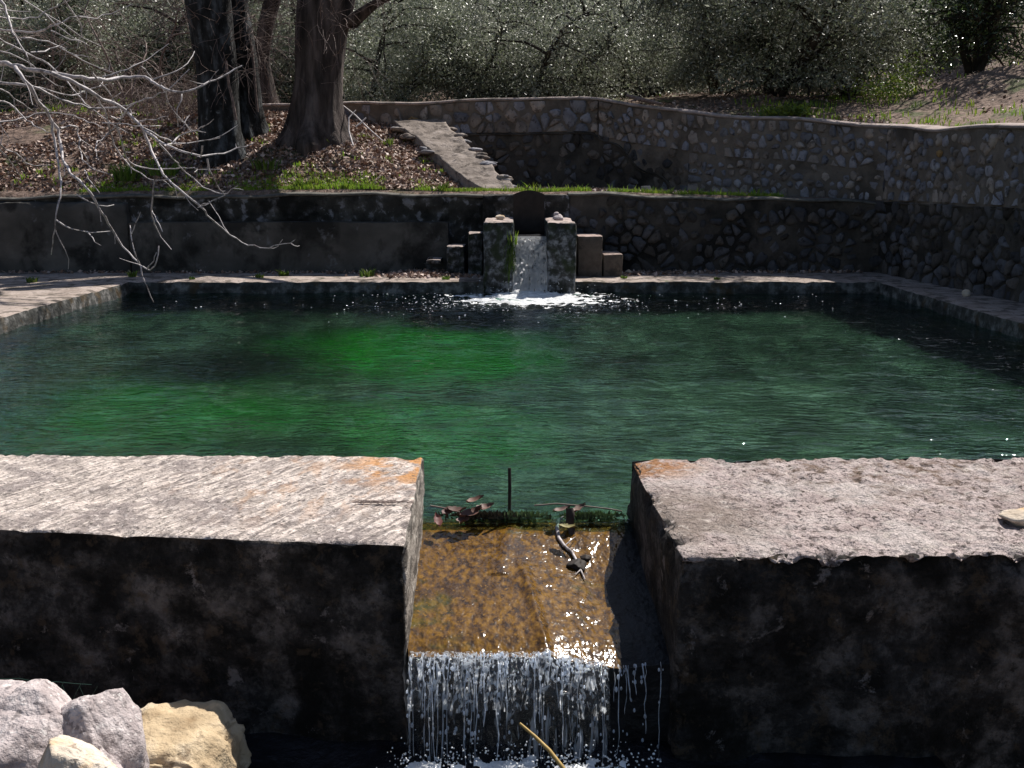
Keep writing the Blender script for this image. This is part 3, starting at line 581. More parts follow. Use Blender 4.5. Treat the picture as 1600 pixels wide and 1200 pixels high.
# debris caught on the lip
def on_bed(px, py):
    a, b = 2.62, 3.40
    for _ in range(40):
        m = (a + b) / 2; q = at(px, py, m)
        if q[2] > float(bed_z(np.array([[q[0]]]), np.array([[m]]))[0, 0]): a = m
        else: b = m
    return q
def thing_tube(name, pts, rad, m, label, cat, k=7, extra=None, group=None):
    mb = MB(); mb.tube(pts, rad, k)
    for e in (extra or []): mb.tube(e[0], e[1], 5)
    return tag(mb.build(name, m, smooth=True), label, cat, group)
def jag(p0, p1, n, amp, rs):
    p0 = np.array(p0, float); p1 = np.array(p1, float); t = np.linspace(0, 1, n)[:, None]; L = np.linalg.norm(p1 - p0)
    return p0 + (p1 - p0) * t + rs.normal(size=(n, 3)) * amp * L * np.sin(t * math.pi)
p = at(796, 795, 3.40); q = at(796, 731, 3.42)
thing_tube('iron_rod', [p - [0, 0, .25], p, (p + q) / 2 + [.001, 0, 0], q], [.0065, .006, .0062, .006], C['rust'], 'thin dark iron rod standing upright in the middle of the spillway head', 'rod', 8)
p = at(893, 830, 3.30); q = at(890, 794, 3.34)
mb = MB(); mb.tube(jag(p - [0, 0, .06], q, 8, .03, rs), [.014, .013, .013, .012, .014, .015, .016, .013], 9)
tag(mb.build('snag', C['twig_dark'], smooth=True), 'short dark rotten stub poking up at the right of the spillway head', 'stick')
pts = [on_bed(a[0], a[1] + 3) for a in [(883, 806, 3.34), (874, 812, 3.30), (870, 825, 3.26), (873, 840, 3.2), (882, 853, 3.14), (893, 862, 3.10), (900, 874, 3.06), (907, 890, 3.0), (914, 905, 2.98)]]
pts = [p_ + np.array([0, 0, .006]) for p_ in pts]
thing_tube('bent_twig', pts, [.005, .0065, .007, .0065, .006, .006, .005, .004, .002], C['twig'], 'crooked pale twig lying down the wet amber spillway bed', 'twig', 7, [([pts[4], pts[4] + [.03, .02, .02], pts[4] + [.04, .05, .015]], [.003, .002, .001]), ([pts[7], pts[7] + [-.02, -.04, .0]], [.003, .001])])
mb = MB(); rock(mb, tuple(on_bed(900, 882)), (.028, .04, .016), 44, n=20, amp=.3, facet=.8); rock(mb, tuple(on_bed(915, 872)), (.018, .022, .010), 45, n=16, amp=.3)
tag(mb.build('wet_stone', C['rust'], smooth=True), 'small dark wet stone under the crooked twig on the spillway', 'stone')
pts = [at(812, 1130, 2.35), at(835, 1150, 2.33), at(858, 1172, 2.3), at(880, 1200, 2.26), at(890, 1225, 2.24)]
thing_tube('reed_stem', pts, [.0035, .005, .0055, .006, .006], mat('yellow_stem', [(.3, (.35, .22, .06)), (.7, (.55, .38, .14))], 30, rough=.6), 'curved yellow brown stem slanting across the foot of the spillway fall', 'stem', 7)
def big_leaf(c, L, W, rot, tilt, col, label, curl=.2, group='dead leaves caught on the spillway head'):
    mb = MB(); n = 9; t = np.linspace(0, 1, n); w_ = W * np.sin(np.pi * t ** .8) * .5; cols = np.linspace(-1, 1, 5)
    Pp = np.stack([np.repeat(((t - .5) * L)[:, None], 5, 1), w_[:, None] * cols[None], curl * L * ((t - .5) ** 2 * 1.2)[:, None] + curl * W * (cols ** 2)[None] * .8 + 0 * t[:, None]], -1).reshape(-1, 3)
    ct, st_ = math.cos(tilt), math.sin(tilt); Pp = np.stack([Pp[:, 0] * ct - Pp[:, 2] * st_, Pp[:, 1], Pp[:, 0] * st_ + Pp[:, 2] * ct], 1)
    cr_, sr = math.cos(rot), math.sin(rot); Pp = np.stack([Pp[:, 0] * cr_ - Pp[:, 1] * sr, Pp[:, 0] * sr + Pp[:, 1] * cr_, Pp[:, 2]], 1) + np.array(c)
    Pp += np.random.RandomState(int(L * 1e4) + int(abs(rot) * 100)).normal(size=Pp.shape) * .0016; mb.grid(Pp.reshape(n, 5, 3), np.array(col) * .5); return tag(mb.build('dead_leaf', C['litter'], smooth=True), label, 'leaf', group)
for a in [((743, 787, 3.36), .05, .03, .2, .3, (.50, .27, .20), 'reddish dead leaf standing highest, left of the iron rod'),
          ((758, 799, 3.36), .055, .035, .5, .1, (.45, .25, .2), 'brown dead leaf lying beside the foot of the iron rod'),
          ((737, 808, 3.33), .07, .04, .6, .2, (.40, .2, .15), 'large curled red brown leaf, widest of the heap by the rod'),
          ((712, 803, 3.34), .06, .03, -.3, .1, (.36, .2, .16), 'brown leaf between the curled red leaf and the left wall'),
          ((724, 818, 3.30), .045, .03, 1.2, .1, (.50, .3, .26), 'pale brown leaf lowest in the heap, on the amber bed'),
          ((698, 806, 3.33), .04, .025, 1.6, .2, (.30, .14, .12), 'dark red leaf of the heap next to its left stalks'),
          ((684, 818, 3.28), .05, .02, 1.9, .5, (.45, .16, .14), 'narrow wet red leaf against the left wall foot'),
          ((878, 802, 3.36), .05, .025, .2, .2, (.5, .3, .25), 'brown leaf behind the rotten stub'),
          ((905, 800, 3.36), .045, .025, .6, .3, (.42, .24, .18), 'brown leaf right of the rotten stub'),
          ((888, 829, 3.24), .05, .022, -.4, .05, (.75, .65, .25), 'yellow green leaf inside the bend of the crooked twig')]:
    c = at(*a[0]); c[2] = max(c[2], -.012) + .012; big_leaf(c, a[1] * 1.35, a[2] * 1.5, *a[3:6], a[6])
mb = MB()
for i in range(1700):
    cx = rs.choice([0, 1, 2, 3], p=[.35, .2, .3, .15]); px, s_ = [(770, 22), (815, 18), (925, 20), (735, 18)][cx]
    c = at(px + rs.normal() * s_, 804 + rs.normal() * 8, 3.38); c[2] = min(max(c[2], -.03), .012); L = rs.uniform(.01, .028); a = rs.uniform(0, 6.28)
    mb.add([c, c + [L * math.cos(a), L * math.sin(a) * .5, rs.uniform(-.004, .022)], c + [L * math.cos(a) + .002, L * math.sin(a) * .5, -.002]], [(0, 1, 2)], np.array([.5, .7, .3]) * rs.uniform(.2, .9) if px > 800 else np.array([.35, .3, .2]) * rs.uniform(.1, .6))
tag(mb.build('pond_weed', C['litter']), 'dark green moss and rotting weed along the head of the spillway', 'moss', kind='stuff')
pts = [at(*a) for a in [(672, 790, 3.45), (700, 795, 3.44), (722, 802, 3.42)]]
thing_tube('reed_stem', pts, .003, C['twig_brown'], 'thin brown stalk floating at the left wall by the spillway head', 'stem')
pts = [at(*a) for a in [(835, 790, 3.46), (870, 787, 3.46), (915, 791, 3.46), (950, 795, 3.46), (972, 799, 3.44)]]
thing_tube('reed_stem', pts, .0028, C['twig_brown'], 'long brown stalk floating behind the rotten stub', 'stem')
# litter on the left block
mb = MB()
for i in range(60):
    c = at(585 + rs.normal() * 18, 777 + rs.normal() * 7, 2.95); c[2] = .206; a = rs.uniform(-.6, .6); L = rs.uniform(.01, .04)
    mb.tube([c, c + [L * .5, L * .5 * math.sin(a), .004], c + [L, L * math.sin(a), .001]], .0012, 4)
tag(mb.build('dry_stalks', C['twig_brown']), 'little heap of dry brown stalks on the scratched wall top near its orange corner', 'plant debris', kind='stuff')

# ================================================================== ROCKS BOTTOM LEFT
mb = MB(); rs = np.random.RandomState(8)
rock(mb, (-1.17, 1.98, -.10), (.25, .22, .205), 21, n=100, amp=.10, facet=.5)
rock(mb, (-.955, 2.0, -.12), (.13, .12, .195), 22, n=80, amp=.12, facet=.5)
rock(mb, (-1.05, 1.99, -.12), (.14, .14, .200), 25, n=80, amp=.1, facet=.3)
rock(mb, (-.86, 1.90, -.22), (.07, .09, .20), 24, n=60, amp=.14, facet=.4)
tag(mb.build('mortared_rubble', C['rock_grey'], smooth=True), 'grey lump of mortared rubble in the bottom left corner', 'stone wall end')
mb = MB(); rock(mb, (-.885, 1.80, -.06), (.105, .085, .145), 27, n=70, amp=.08, facet=.55)
tag(mb.build('limestone_block', C['rock_pale'], smooth=True), 'pale cream limestone bedded in the grey rubble lump', 'stone')
mb = MB(); rock(mb, (-.80, 1.84, -.20), (.035, .05, .12), 29, n=40, amp=.2, facet=.5)
tag(mb.build('rubble_stone', C['rock_grey'], smooth=True), 'small grey stone wedged between the cream and the ochre block', 'stone')
mb = MB(); rough_box(mb, (-1.03, -.745), (2.17, 2.46), (-.62, -.175), .010, .035, .02, 5, .05, 33, 'xXyYZ', {}, lambda S: np.stack([S[:, 0] + .1 * (S[:, 1] - 2.2), S[:, 1] + .05 * (S[:, 0] + .85), S[:, 2] - .16 * (S[:, 0] + .95) - .5 * np.clip(S[:, 0] + .80, 0, 1)], 1),
    off=lambda P, n: .03 * np.abs(fbm(P, 9, 4, 66)) + .012 * fbm(P, 24, 4, 67))
tag(mb.build('limestone_block', C['rock_tan'], smooth=True), 'squared ochre limestone block right of the grey rubble, half in shade', 'stone')
mb = MB()
for k in range(8):                                    # green wire netting behind the rubble
    x0 = -1.36 + k * .042
    mb.tube(jag((x0, 2.22, -.1), (x0 + .045, 2.24, .0 - .004 * k), 5, .03, rs), .0006, 4); mb.tube(jag((x0 + .045, 2.22, -.1), (x0, 2.24, .0 - .004 * k), 5, .03, rs), .0006, 4)
mb.tube(jag((-1.38, 2.24, -.002), (-1.04, 2.25, -.03), 9, .01, rs), .001, 4)
tag(mb.build('wire_netting', mat('green_wire', [(.3, (.008, .03, .022)), (.7, (.012, .045, .035))], 9, rough=.5), smooth=True), 'strip of green wire netting behind the grey rubble lump', 'wire netting')
# ================================================================== WALLS AROUND THE POOL
rs = np.random.RandomState(11)
def tints_upper(r):
    k = r.rand(); g = r.uniform(.42, .92)
    c = np.array([(.95, .95, 1.02), (1.0, .86, .74), (.85, .86, .95), (1.05, .92, .80)][r.randint(4)]) * g
    if k < .008: c = np.array([.95, .62, .28]) * .8
    return c
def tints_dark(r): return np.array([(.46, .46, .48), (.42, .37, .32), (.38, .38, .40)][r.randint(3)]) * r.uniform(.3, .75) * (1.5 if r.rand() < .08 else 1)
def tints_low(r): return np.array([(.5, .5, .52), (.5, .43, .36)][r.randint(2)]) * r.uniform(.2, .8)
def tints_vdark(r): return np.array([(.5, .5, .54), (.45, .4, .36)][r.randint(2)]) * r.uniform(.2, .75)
uw = empty('rubble_retaining_wall', tuple(WP.xyz(np.array([U_C]), 0., 1.0)[0]), 'long rubble stone retaining wall with pale cement cap behind the upper terrace, stepping round to the right side', 'wall')
def top_f(u_): return float(WP.top(u_)) + .015 * math.sin(u_ * 1.7) + .010 * math.sin(u_ * 4.1)
def foot_f(u_):
    p = WP.xyz(np.array([u_]), 0., 0)[0]
    if u_ > U_K: return .05
    return float(terrace_z(p[0], p[1] - .02)) - .12
mb = MB(); wall_sweep(mb, WP, U_L, U_C, lambda q: top_f(q) - .50, top_f, .42, .06, .03, 3, .035); wall_sweep(mb, WP, U_C, U_K, foot_f, top_f, .42, .06, .03, 3, .035)
child(mb, 'mortar', [C['mortar'], C['cap']], uw, True)
def zlow(q): return top_f(q) - .47 if q < U_C else max(foot_f(q) + .04, top_f(q) - .47 - (q - U_C) * .42 + .05 * math.sin(q * 9))
mb = MB(); wall_sweep(mb, WP, U_L, U_C + 1.7, foot_f, zlow, .40, .06, .03, 3, .03, off=.006)
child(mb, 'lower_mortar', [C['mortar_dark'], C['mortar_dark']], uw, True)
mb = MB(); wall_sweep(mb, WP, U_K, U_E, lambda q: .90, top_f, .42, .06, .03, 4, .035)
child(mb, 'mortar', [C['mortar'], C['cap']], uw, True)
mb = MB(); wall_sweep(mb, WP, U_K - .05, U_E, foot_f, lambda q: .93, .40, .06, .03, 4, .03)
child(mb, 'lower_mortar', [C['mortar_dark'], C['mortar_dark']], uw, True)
mb = MB()
vis_lo = lambda q: foot_f(q) + .12
zmid = lambda q: max(vis_lo(q), top_f(q) - .46)
# left section: two courses of larger stones on top, darker rough stone below
rubble_stones(mb, WP, U_L, U_C, zmid, lambda q: top_f(q) - .05, .19, .14, 5, (.70, .97), .92, (.015, .04), tints_upper)
rubble_stones(mb, WP, WP.s[4] - .3, U_C + 1.5, vis_lo, lambda q: min(zmid(q), top_f(q) - .50), .17, .11, 6, (.6, .95), .75, (.010, .024), tints_low)
# curved section: irregular stones floating in mortar
rubble_stones(mb, WP, U_C + .02, U_K, lambda q: max(vis_lo(q), top_f(q) - .50), lambda q: top_f(q) - .05, .125, .105, 7, (.55, .97), .93, (.008, .03), tints_upper)
rubble_stones(mb, WP, U_C + 1.5, U_K, vis_lo, lambda q: top_f(q) - .52, .12, .105, 8, (.5, .97), .93, (.008, .03), tints_upper)
rubble_stones(mb, WP, U_K, U_E, lambda q: .95, lambda q: top_f(q) - .05, .13, .11, 9, (.5, .97), .92, (.008, .035), tints_upper)
child(mb, 'stonework', C['stone'], uw)
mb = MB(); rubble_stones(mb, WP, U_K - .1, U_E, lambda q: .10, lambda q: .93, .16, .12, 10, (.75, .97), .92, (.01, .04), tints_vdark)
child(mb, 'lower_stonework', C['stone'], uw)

# terrace wall between pavement and terrace
TP = Path([(-9.0, 11.5), (-4.2, 11.5), (0, 11.5), (2.5, 11.5), (4.35, 11.45)])
def uT(x): return float(np.interp(x, TP.p[:, 0], TP.s))
def tz_top(q):
    x = float(np.interp(q, TP.s, TP.p[:, 0])); return float(terrace_edge(x)) + .012 * math.sin(x * 2.3) + .008 * math.sin(x * 7)
lw = empty('terrace_wall', (0, 11.5, .1), 'low dark stained wall below the grassy terrace, plastered on the left and rubble on the right of the waterfall', 'wall')
C['cap_dark'] = mat('mossy_wall_edge', [(.3, (.06, .055, .05)), (.6, (.16, .15, .13))], 9, 8, rough=.95, bump=[(30, .8, .01)])
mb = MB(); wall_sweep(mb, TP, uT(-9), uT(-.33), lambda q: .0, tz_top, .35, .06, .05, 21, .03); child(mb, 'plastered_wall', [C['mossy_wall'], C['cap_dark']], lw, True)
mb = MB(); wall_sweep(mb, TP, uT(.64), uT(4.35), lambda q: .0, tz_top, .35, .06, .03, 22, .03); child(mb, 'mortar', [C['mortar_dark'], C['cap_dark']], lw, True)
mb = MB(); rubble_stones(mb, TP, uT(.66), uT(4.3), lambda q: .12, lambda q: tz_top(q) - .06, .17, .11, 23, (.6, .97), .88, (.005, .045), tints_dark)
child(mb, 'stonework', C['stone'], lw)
mb = MB(); rough_box(mb, (-4.35, -.72), (11.36, 11.55), (.0, .70), .05, .012, .008, 2, .012, 24, 'xXyZ', {}); child(mb, 'plaster_ledge', C['plaster'], lw, True)
mb = MB(); rough_box(mb, (-9, -4.36), (11.41, 11.55), (.0, .93), .06, .05, .03, 2, .03, 25, 'xXyZ', {}); child(mb, 'lower_plaster', C['plaster'], lw, True)
mb = MB(); rough_box(mb, (-.34, .66), (11.45, 11.8), (.0, 1.005), .05, .02, .01, 4, .02, 26, 'yZ', {}); child(mb, 'channel_back', C['mossy_wall'], lw, True)

# waterfall head: two piers, sluice plate, trough, fall
def pier(px0, px1, label, seed):
    x0 = at(px0, 347, 10.25)[0]; x1 = at(px1, 347, 10.25)[0]; mb = MB()
    rough_box(mb, (x0, x1), (10.22, 11.44), (-.3, .75), .022, .022, .010, 8, .028, seed, 'xXyZ', {})
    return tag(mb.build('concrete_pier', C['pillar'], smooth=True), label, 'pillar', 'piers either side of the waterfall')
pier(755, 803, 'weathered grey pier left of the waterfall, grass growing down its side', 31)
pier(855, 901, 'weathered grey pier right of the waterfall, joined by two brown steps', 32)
xl, xr = .02, .352
mb = MB(); rough_box(mb, (xl, xr), (10.55, 11.4), (-.2, .56), .03, .01, .008, 8, .01, 33, 'xXyZ', {}); tag(mb.build('stone_trough', C['pillar'], smooth=True), 'mossy stone sill over which the far waterfall pours', 'sill')
g = empty('sluice_gate', (.186, 11.15, .6), 'dark rusted iron sluice plate with rounded top standing above the waterfall', 'sluice gate')
mb = MB(); n = 15; xa = np.linspace(-.172, .172, n); za = .395 + .06 * np.cos(xa / .172 * 1.35)
for y_, fl in ((-.006, False), (.006, True)):
    mb.grid(np.stack([np.stack([xa, np.full(n, y_), np.zeros(n)], 1), np.stack([xa, np.full(n, y_), za], 1)], 1), flip=fl)
mb.grid(np.stack([np.stack([xa, np.full(n, -.006), za], 1), np.stack([xa, np.full(n, .006), za], 1)], 1))
for sx_ in (-1, 1): mb.grid(np.array([[[sx_ * .172, -.006, 0], [sx_ * .172, .006, 0]], [[sx_ * .172, -.006, za[0]], [sx_ * .172, .006, za[0]]]]))
mb.v = [v + np.array(g.location) for v in mb.v]; child(mb, 'plate', C['rust'], g)
for xx in (-.01, .07):
    mb = MB(); mb.tube([np.array(g.location) + [xx, 0, .44], np.array(g.location) + [xx, 0, .49], np.array(g.location) + [xx + .01, 0, .50]], .006, 6); child(mb, 'pin', C['rust'], g)
mb = MB(); rough_box(mb, (-.0, .372), (11.162, 11.19), (.57, .62), .03, .003, .001, 5, .0, 3, 'xXyYzZ'); child(mb, 'bottom_bar', C['rust'], g)
# fall
wf = empty('waterfall', (.186, 10.4, 0), 'white aerated waterfall pouring between the two piers into the pool', 'waterfall')
for k, (dy, sd) in enumerate([(0, 1)]):
    n1, n2 = 60, 70; X, T = np.meshgrid(np.linspace(xl - .005, xr + .005, n1), np.linspace(0, 1, n2), indexing='ij')
    Yf = 10.54 - .38 * np.sqrt(T) * (1 - .0) + dy; Zf = .575 - .60 * T ** 1.3 + .012 * (1 - T)
    Q = np.stack([X.ravel() * 1.0, T.ravel() * .22, X.ravel() * 0 + k * 5], 1)
    Yf = Yf + (.05 * fbm(Q, 9, 4, 40 + sd)).reshape(Yf.shape) * sstep(0, .1, T) + (.012 * fbm(Q * [1, 3, 1], 40, 2, 50 + sd)).reshape(Yf.shape)
    Xf = .186 + (X - .186) * (1 + .05 * T)
    mb = MB(); mb.grid(np.stack([Xf, Yf, Zf], -1)); child(mb, 'sheet', C['fall'], wf, True)
mb = MB(); X, Y = np.meshgrid(np.linspace(xl, xr, 40), np.linspace(10.56, 11.15, 40), indexing='ij'); Q = np.stack([X.ravel(), Y.ravel(), X.ravel() * 0], 1)
mb.grid(np.stack([X, Y, (.583 + .008 * fbm(Q, 14, 4, 9)).reshape(X.shape)], -1)); child(mb, 'inflow', C['wetblack'], wf, True)
# foam: ragged floating patch with drops, and white specks standing in for glints
mb = MB(); nx, ny = 230, 120; X, Y = np.meshgrid(np.linspace(-.9, 1.25, nx), np.linspace(8.9, 10.35, ny), indexing='ij'); Q = np.stack([X.ravel(), Y.ravel(), X.ravel() * 0], 1)
zf = .012 + .022 * np.clip(fbm(Q, 16, 3, 61) + .15, 0, 1) + .03 * np.exp(-(((Q[:, 0] - .19) / .3) ** 2 + ((Q[:, 1] - 10.15) / .2) ** 2))
rad = np.sqrt(((Q[:, 0] - .17) / .82) ** 2 + ((Q[:, 1] - 9.80) / .62) ** 2); msk = (fbm(Q * [1, 1.6, 1], 9, 5, 62) * .9 + (1 - rad * 1.15)) > .0
msk |= rad < .62
idx = np.arange(nx * ny).reshape(nx, ny); a, b, c_, d_ = idx[:-1, :-1].ravel(), idx[1:, :-1].ravel(), idx[1:, 1:].ravel(), idx[:-1, 1:].ravel()
F = np.stack([a, b, c_, d_], 1); F = F[msk[F].all(1)]
mb.add(np.stack([Q[:, 0], Q[:, 1], zf], 1), F)
rs = np.random.RandomState(3)
def blob2(c, s_, fl): mb.tube([np.array(c) + [0, 0, s_ * fl], np.array(c) + [0, 0, s_ * .4 * fl], np.array(c) - [0, 0, s_ * .3 * fl]], [s_ * .3, s_ * .9, s_], 6)
for i in range(650):
    a = rs.uniform(0, 6.283); r = abs(rs.normal()) * .75 + .35; x = .17 + r * math.cos(a) * 1.15; y = 9.8 + r * math.sin(a) * .75
    if y > 10.35: continue
    blob2((x, y, .006), rs.uniform(.003, .011) * (1 if r < 1 else .8), .5)
for i in range(50):  # stray white specks imitating glints on the far water
    x = rs.uniform(-3.4, 3.4); y = rs.uniform(9.0, 10.3); blob2((x, y, .005), rs.uniform(.003, .009), .5)
for i in range(160):
    x = .186 + rs.normal() * .28; blob2((x, 10.15 + rs.normal() * .08, abs(rs.normal()) * .08), rs.uniform(.002, .006), 1)
tag(mb.build('foam', C['foam'], smooth=True), 'bright white foam and glints modelled as white specks, spreading where the far waterfall lands', 'foam', kind='stuff')

# steps
st = empty('cement_steps', (.86, 11.0, .126), 'two brown cement steps against the right pier of the waterfall', 'steps')
for (a, b, zt_) in ((902, 941, .57), (942, 973, .37)):
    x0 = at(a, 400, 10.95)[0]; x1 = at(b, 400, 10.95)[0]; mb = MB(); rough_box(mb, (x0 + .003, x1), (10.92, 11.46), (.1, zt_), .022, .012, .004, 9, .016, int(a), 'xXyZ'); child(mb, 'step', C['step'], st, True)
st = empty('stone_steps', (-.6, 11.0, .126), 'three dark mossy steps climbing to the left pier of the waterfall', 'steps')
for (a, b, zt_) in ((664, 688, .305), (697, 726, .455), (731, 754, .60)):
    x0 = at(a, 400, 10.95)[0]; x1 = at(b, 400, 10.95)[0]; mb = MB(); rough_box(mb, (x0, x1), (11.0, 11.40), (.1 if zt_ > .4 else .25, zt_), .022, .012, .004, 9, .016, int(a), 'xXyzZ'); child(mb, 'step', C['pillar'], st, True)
# stones lying on the piers and around
for (c, s_, sd, m_, lb) in [((-.13, 10.75, .775), (.055, .05, .028), 3, 'rock_pale', 'flat pale stone on top of the left pier'), ((.49, 10.7, .775), (.06, .05, .035), 4, 'rock_grey', 'grey stone on top of the right pier'),
        ((.475, 10.72, .812), (.032, .03, .022), 6, 'rock_grey', 'smaller grey stone stacked on the one on the right pier')]:
    mb = MB(); rock(mb, c, s_, sd, n=16, amp=.3); tag(mb.build('loose_stone', C[m_], smooth=True), lb, 'stone', 'stones on the piers')
mb = MB(); rock(mb, (4.18, 9.1, .145), (.035, .035, .04), 9, n=18, amp=.2); tag(mb.build('loose_stone', C['rock_pale'], smooth=True), 'round white stone at the foot of the right side wall', 'stone')
mb = MB(); rock(mb, tuple(at(673, 404, 11.1)), (.03, .03, .012), 14, n=12); tag(mb.build('loose_stone', C['rust'], smooth=True), 'dark clod on the lowest mossy step', 'stone')
mb = MB(); rough_box(mb, (1.62, 1.75), (12.7, 12.78), (1.03, 1.09), .02, .008, .003, 9, .01, 4, 'xXyYZ'); tag(mb.build('stone_block', C['rock_grey'], smooth=True), 'small grey block on the terrace at the foot of the rubble wall', 'stone')
for i, (px, lb) in enumerate([(948, 'pale pebble beside the lower brown step'), (962, 'pale pebble right of another on the paving by the brown step')]):
    c = at(px + 20, 424 - i * 3, 11.15); c[2] = .15; mb = MB(); rock(mb, tuple(c), (.04, .03, .03), 60 + i, n=12); tag(mb.build('loose_stone', C['rock_pale'], smooth=True), lb, 'stone', 'pebbles by the brown steps')

# stone ramp on the bank
mb = MB(); n = 70; t = np.linspace(-.05, 1.02, n); rs = np.random.RandomState(2); cs = np.linspace(0, 1, 22)
ax = RB + (RT - RB) * t[:, None]; hw = (.205 + .12 * t); el = .05 * fbm(np.stack([t * 7, t * 0, t * 0], 1), 1, 3, 5); er = .05 * fbm(np.stack([t * 9, t * 0 + 5, t * 0], 1), 1, 3, 6)
rows = []
step_ = .03 * np.floor(t * 7 + .5) / 7
for i in range(n):
    xx = ax[i, 0] - hw[i] + .06 * (1 - t[i]) + el[i] + cs * (2 * hw[i] + er[i] - el[i]); z = np.full(22, ax[i, 2] + .02) + .012 * vnoise(np.stack([xx * 9, np.full(22, t[i] * 18), xx * 0], 1), 3) + (.018 * (np.sin(t[i] * 30) > .6) * (cs > .75))
    xx = np.concatenate([[xx[0] + .02], xx, [xx[-1] - .02]]); z = np.concatenate([[ax[i, 2] - .4], z, [.9]]); rows.append(np.stack([xx, np.full(24, ax[i, 1]), z], 1))
mb.grid(np.array(rows), flip=True); mb.add(rows[0], [tuple(range(24))])
rp = mb.build('stone_ramp', mat('rubbly_cement_path', [(.3, (.16, .13, .11)), (.55, (.28, .235, .205)), (.8, (.42, .36, .33))], 7, 9, rough=.95, bump=[(30, .9, .02), (90, .6, .006)], layers=[((.07, .055, .045), 8, .54, .62, .8)]), smooth=False)
tag(rp, 'sloping stone and cement ramp climbing the leafy bank towards the upper wall', 'ramp')
mb = MB()
for i in range(26):
    tt = rs.uniform(.05, .95); sd = 1 if rs.rand() < .6 else -1; c = RB + (RT - RB) * tt; c = c + [sd * (.29 + .08 * tt), 0, -.0 + rs.uniform(-.03, .02)]
    mb = MB(); rock(mb, tuple(c), (rs.uniform(.05, .11), .07, .03), 100 + i, n=9, amp=.3, rot=rs.uniform(-.5, .5), tint=tints_upper(rs)); mb.build('edging_stone', C['stone'], rp)


# ================================================================== TREES
def trunk(mb, pts, rad, flare=.5, seed=0, k=40, ridge=.06, lobes=5):
    """tapered ridged trunk; pts base->top"""
    pts = np.array(pts, float); s0 = np.concatenate([[0], np.cumsum(np.linalg.norm(np.diff(pts, axis=0), axis=1))]); n = max(20, int(s0[-1] / .06)); u_ = np.linspace(0, s0[-1], n)
    C_ = np.stack([np.interp(u_, s0, pts[:, i]) for i in range(3)], 1); kk = np.ones(5) / 5; C_ = np.stack([np.convolve(np.pad(C_[:, i], 2, 'edge'), kk, 'valid') for i in range(3)], 1)
    R = np.interp(u_, s0, rad); a = np.arange(k) * 2 * math.pi / k; rsd = np.random.RandomState(seed); ph = rsd.uniform(0, 6.28, 3)
    A, Ug_ = np.meshgrid(a, u_); fl = flare * np.exp(-np.maximum(0, Ug_ - (.4 if flare else 0)) / .22); lob = 1 + fl * (1 + .35 * np.cos(lobes * A + ph[0]) + .2 * np.cos((lobes + 3) * A + ph[1]))
    Q = np.stack([np.cos(A).ravel() * 2, np.sin(A).ravel() * 2, Ug_.ravel() * .35 + seed], 1)
    rr = R[:, None] * lob * (1 + .16 * fbm(Q, 1.0, 3, seed).reshape(A.shape) - ridge * np.abs(fbm(Q * [1, 1, .6], 4, 4, seed + 1).reshape(A.shape)) * 4)
    P = C_[:, None] + np.stack([np.cos(A) * rr, np.sin(A) * rr, 0 * rr], -1)
    mb.grid(P, closed=True)
def spray(mb, p, d, L, r, lv, rs, droop=0., fork=(2, 4), wob=.16, minr=.0022, tint=(1, 1, 1)):
    n = max(4, int(L / .09)); n = min(n, 12); p = np.array(p, float); d = np.array(d, float) / np.linalg.norm(d); pts = [p]
    for i in range(n - 1):
        d = d + rs.normal(size=3) * wob + [0, 0, -droop / n]; d /= np.linalg.norm(d); pts.append(pts[-1] + d * L / (n - 1))
    pts = np.array(pts); mb.tube(pts, np.linspace(r, max(minr * .8, r * .5), n), 5 if r < .02 else 8, tint, cap=False)
    if lv <= 0: return
    for k in range(rs.randint(*fork) + 1):
        i = rs.randint(1, n) if k else n - 1; dd = (pts[i] - pts[i - 1]); dd /= np.linalg.norm(dd); nd = dd + rs.normal(size=3) * .55
        spray(mb, pts[i], nd, L * rs.uniform(.5, .8), max(minr, r * rs.uniform(.4, .6)), lv - 1, rs, droop, fork, wob, minr, tint)

def big_tree(name, base, pts, rad, label, m_, seed, limbs, nt=26, flare=.5, twig_z=(1.2, 3.2)):
    t = empty(name, tuple(base), label, 'tree', 'bare old trees on the bank'); rs = np.random.RandomState(seed)
    pts = [np.array(pts[0]) - [0, 0, .4]] + list(pts); rad = [rad[0]] + list(rad); mb = MB(); trunk(mb, pts, rad, flare, seed)
    for lb in limbs: trunk(mb, lb[0], lb[1], 0, seed + 7, 20, .05)
    child(mb, 'trunk', m_, t, True)
    mb = MB(); P_ = np.array(pts)
    for lb in limbs:
        e = np.array(lb[0][-1]); d_ = e - np.array(lb[0][-2])
        for k in range(4): spray(mb, e, d_ / np.linalg.norm(d_) + rs.normal(size=3) * .4, rs.uniform(1.0, 1.7), lb[1][-1] * .6, 3, rs, .1, (2, 4), .12, .004)
    child(mb, 'branches', C['twig_dark'], t, True)
    mb = MB()
    for k in range(nt):                                  # epicormic shoots straggling from the stem
        z = rs.uniform(*twig_z); i = np.searchsorted(P_[:, 2] - base[2], z); i = min(max(i, 1), len(P_) - 1); f = (z + base[2] - P_[i - 1, 2]) / (P_[i, 2] - P_[i - 1, 2] + 1e-9); c = P_[i - 1] + (P_[i] - P_[i - 1]) * min(f, 1); a = rs.uniform(-math.pi * 1.1, .1)
        dv = np.array([math.cos(a), math.sin(a), rs.uniform(-.3, 1.0)]); rr = np.interp(z, [0, 4], [rad[0], rad[-1]]) * .85
        spray(mb, c + np.array([math.cos(a), math.sin(a), 0]) * rr, dv, rs.uniform(.25, .7), .005, 2, rs, .5, (1, 3), .2, .0025)
    child(mb, 'shoots', C['twig_brown'], t, True)
    return t
def TZ(px, py, D):
    p = at(px, py, D); return p
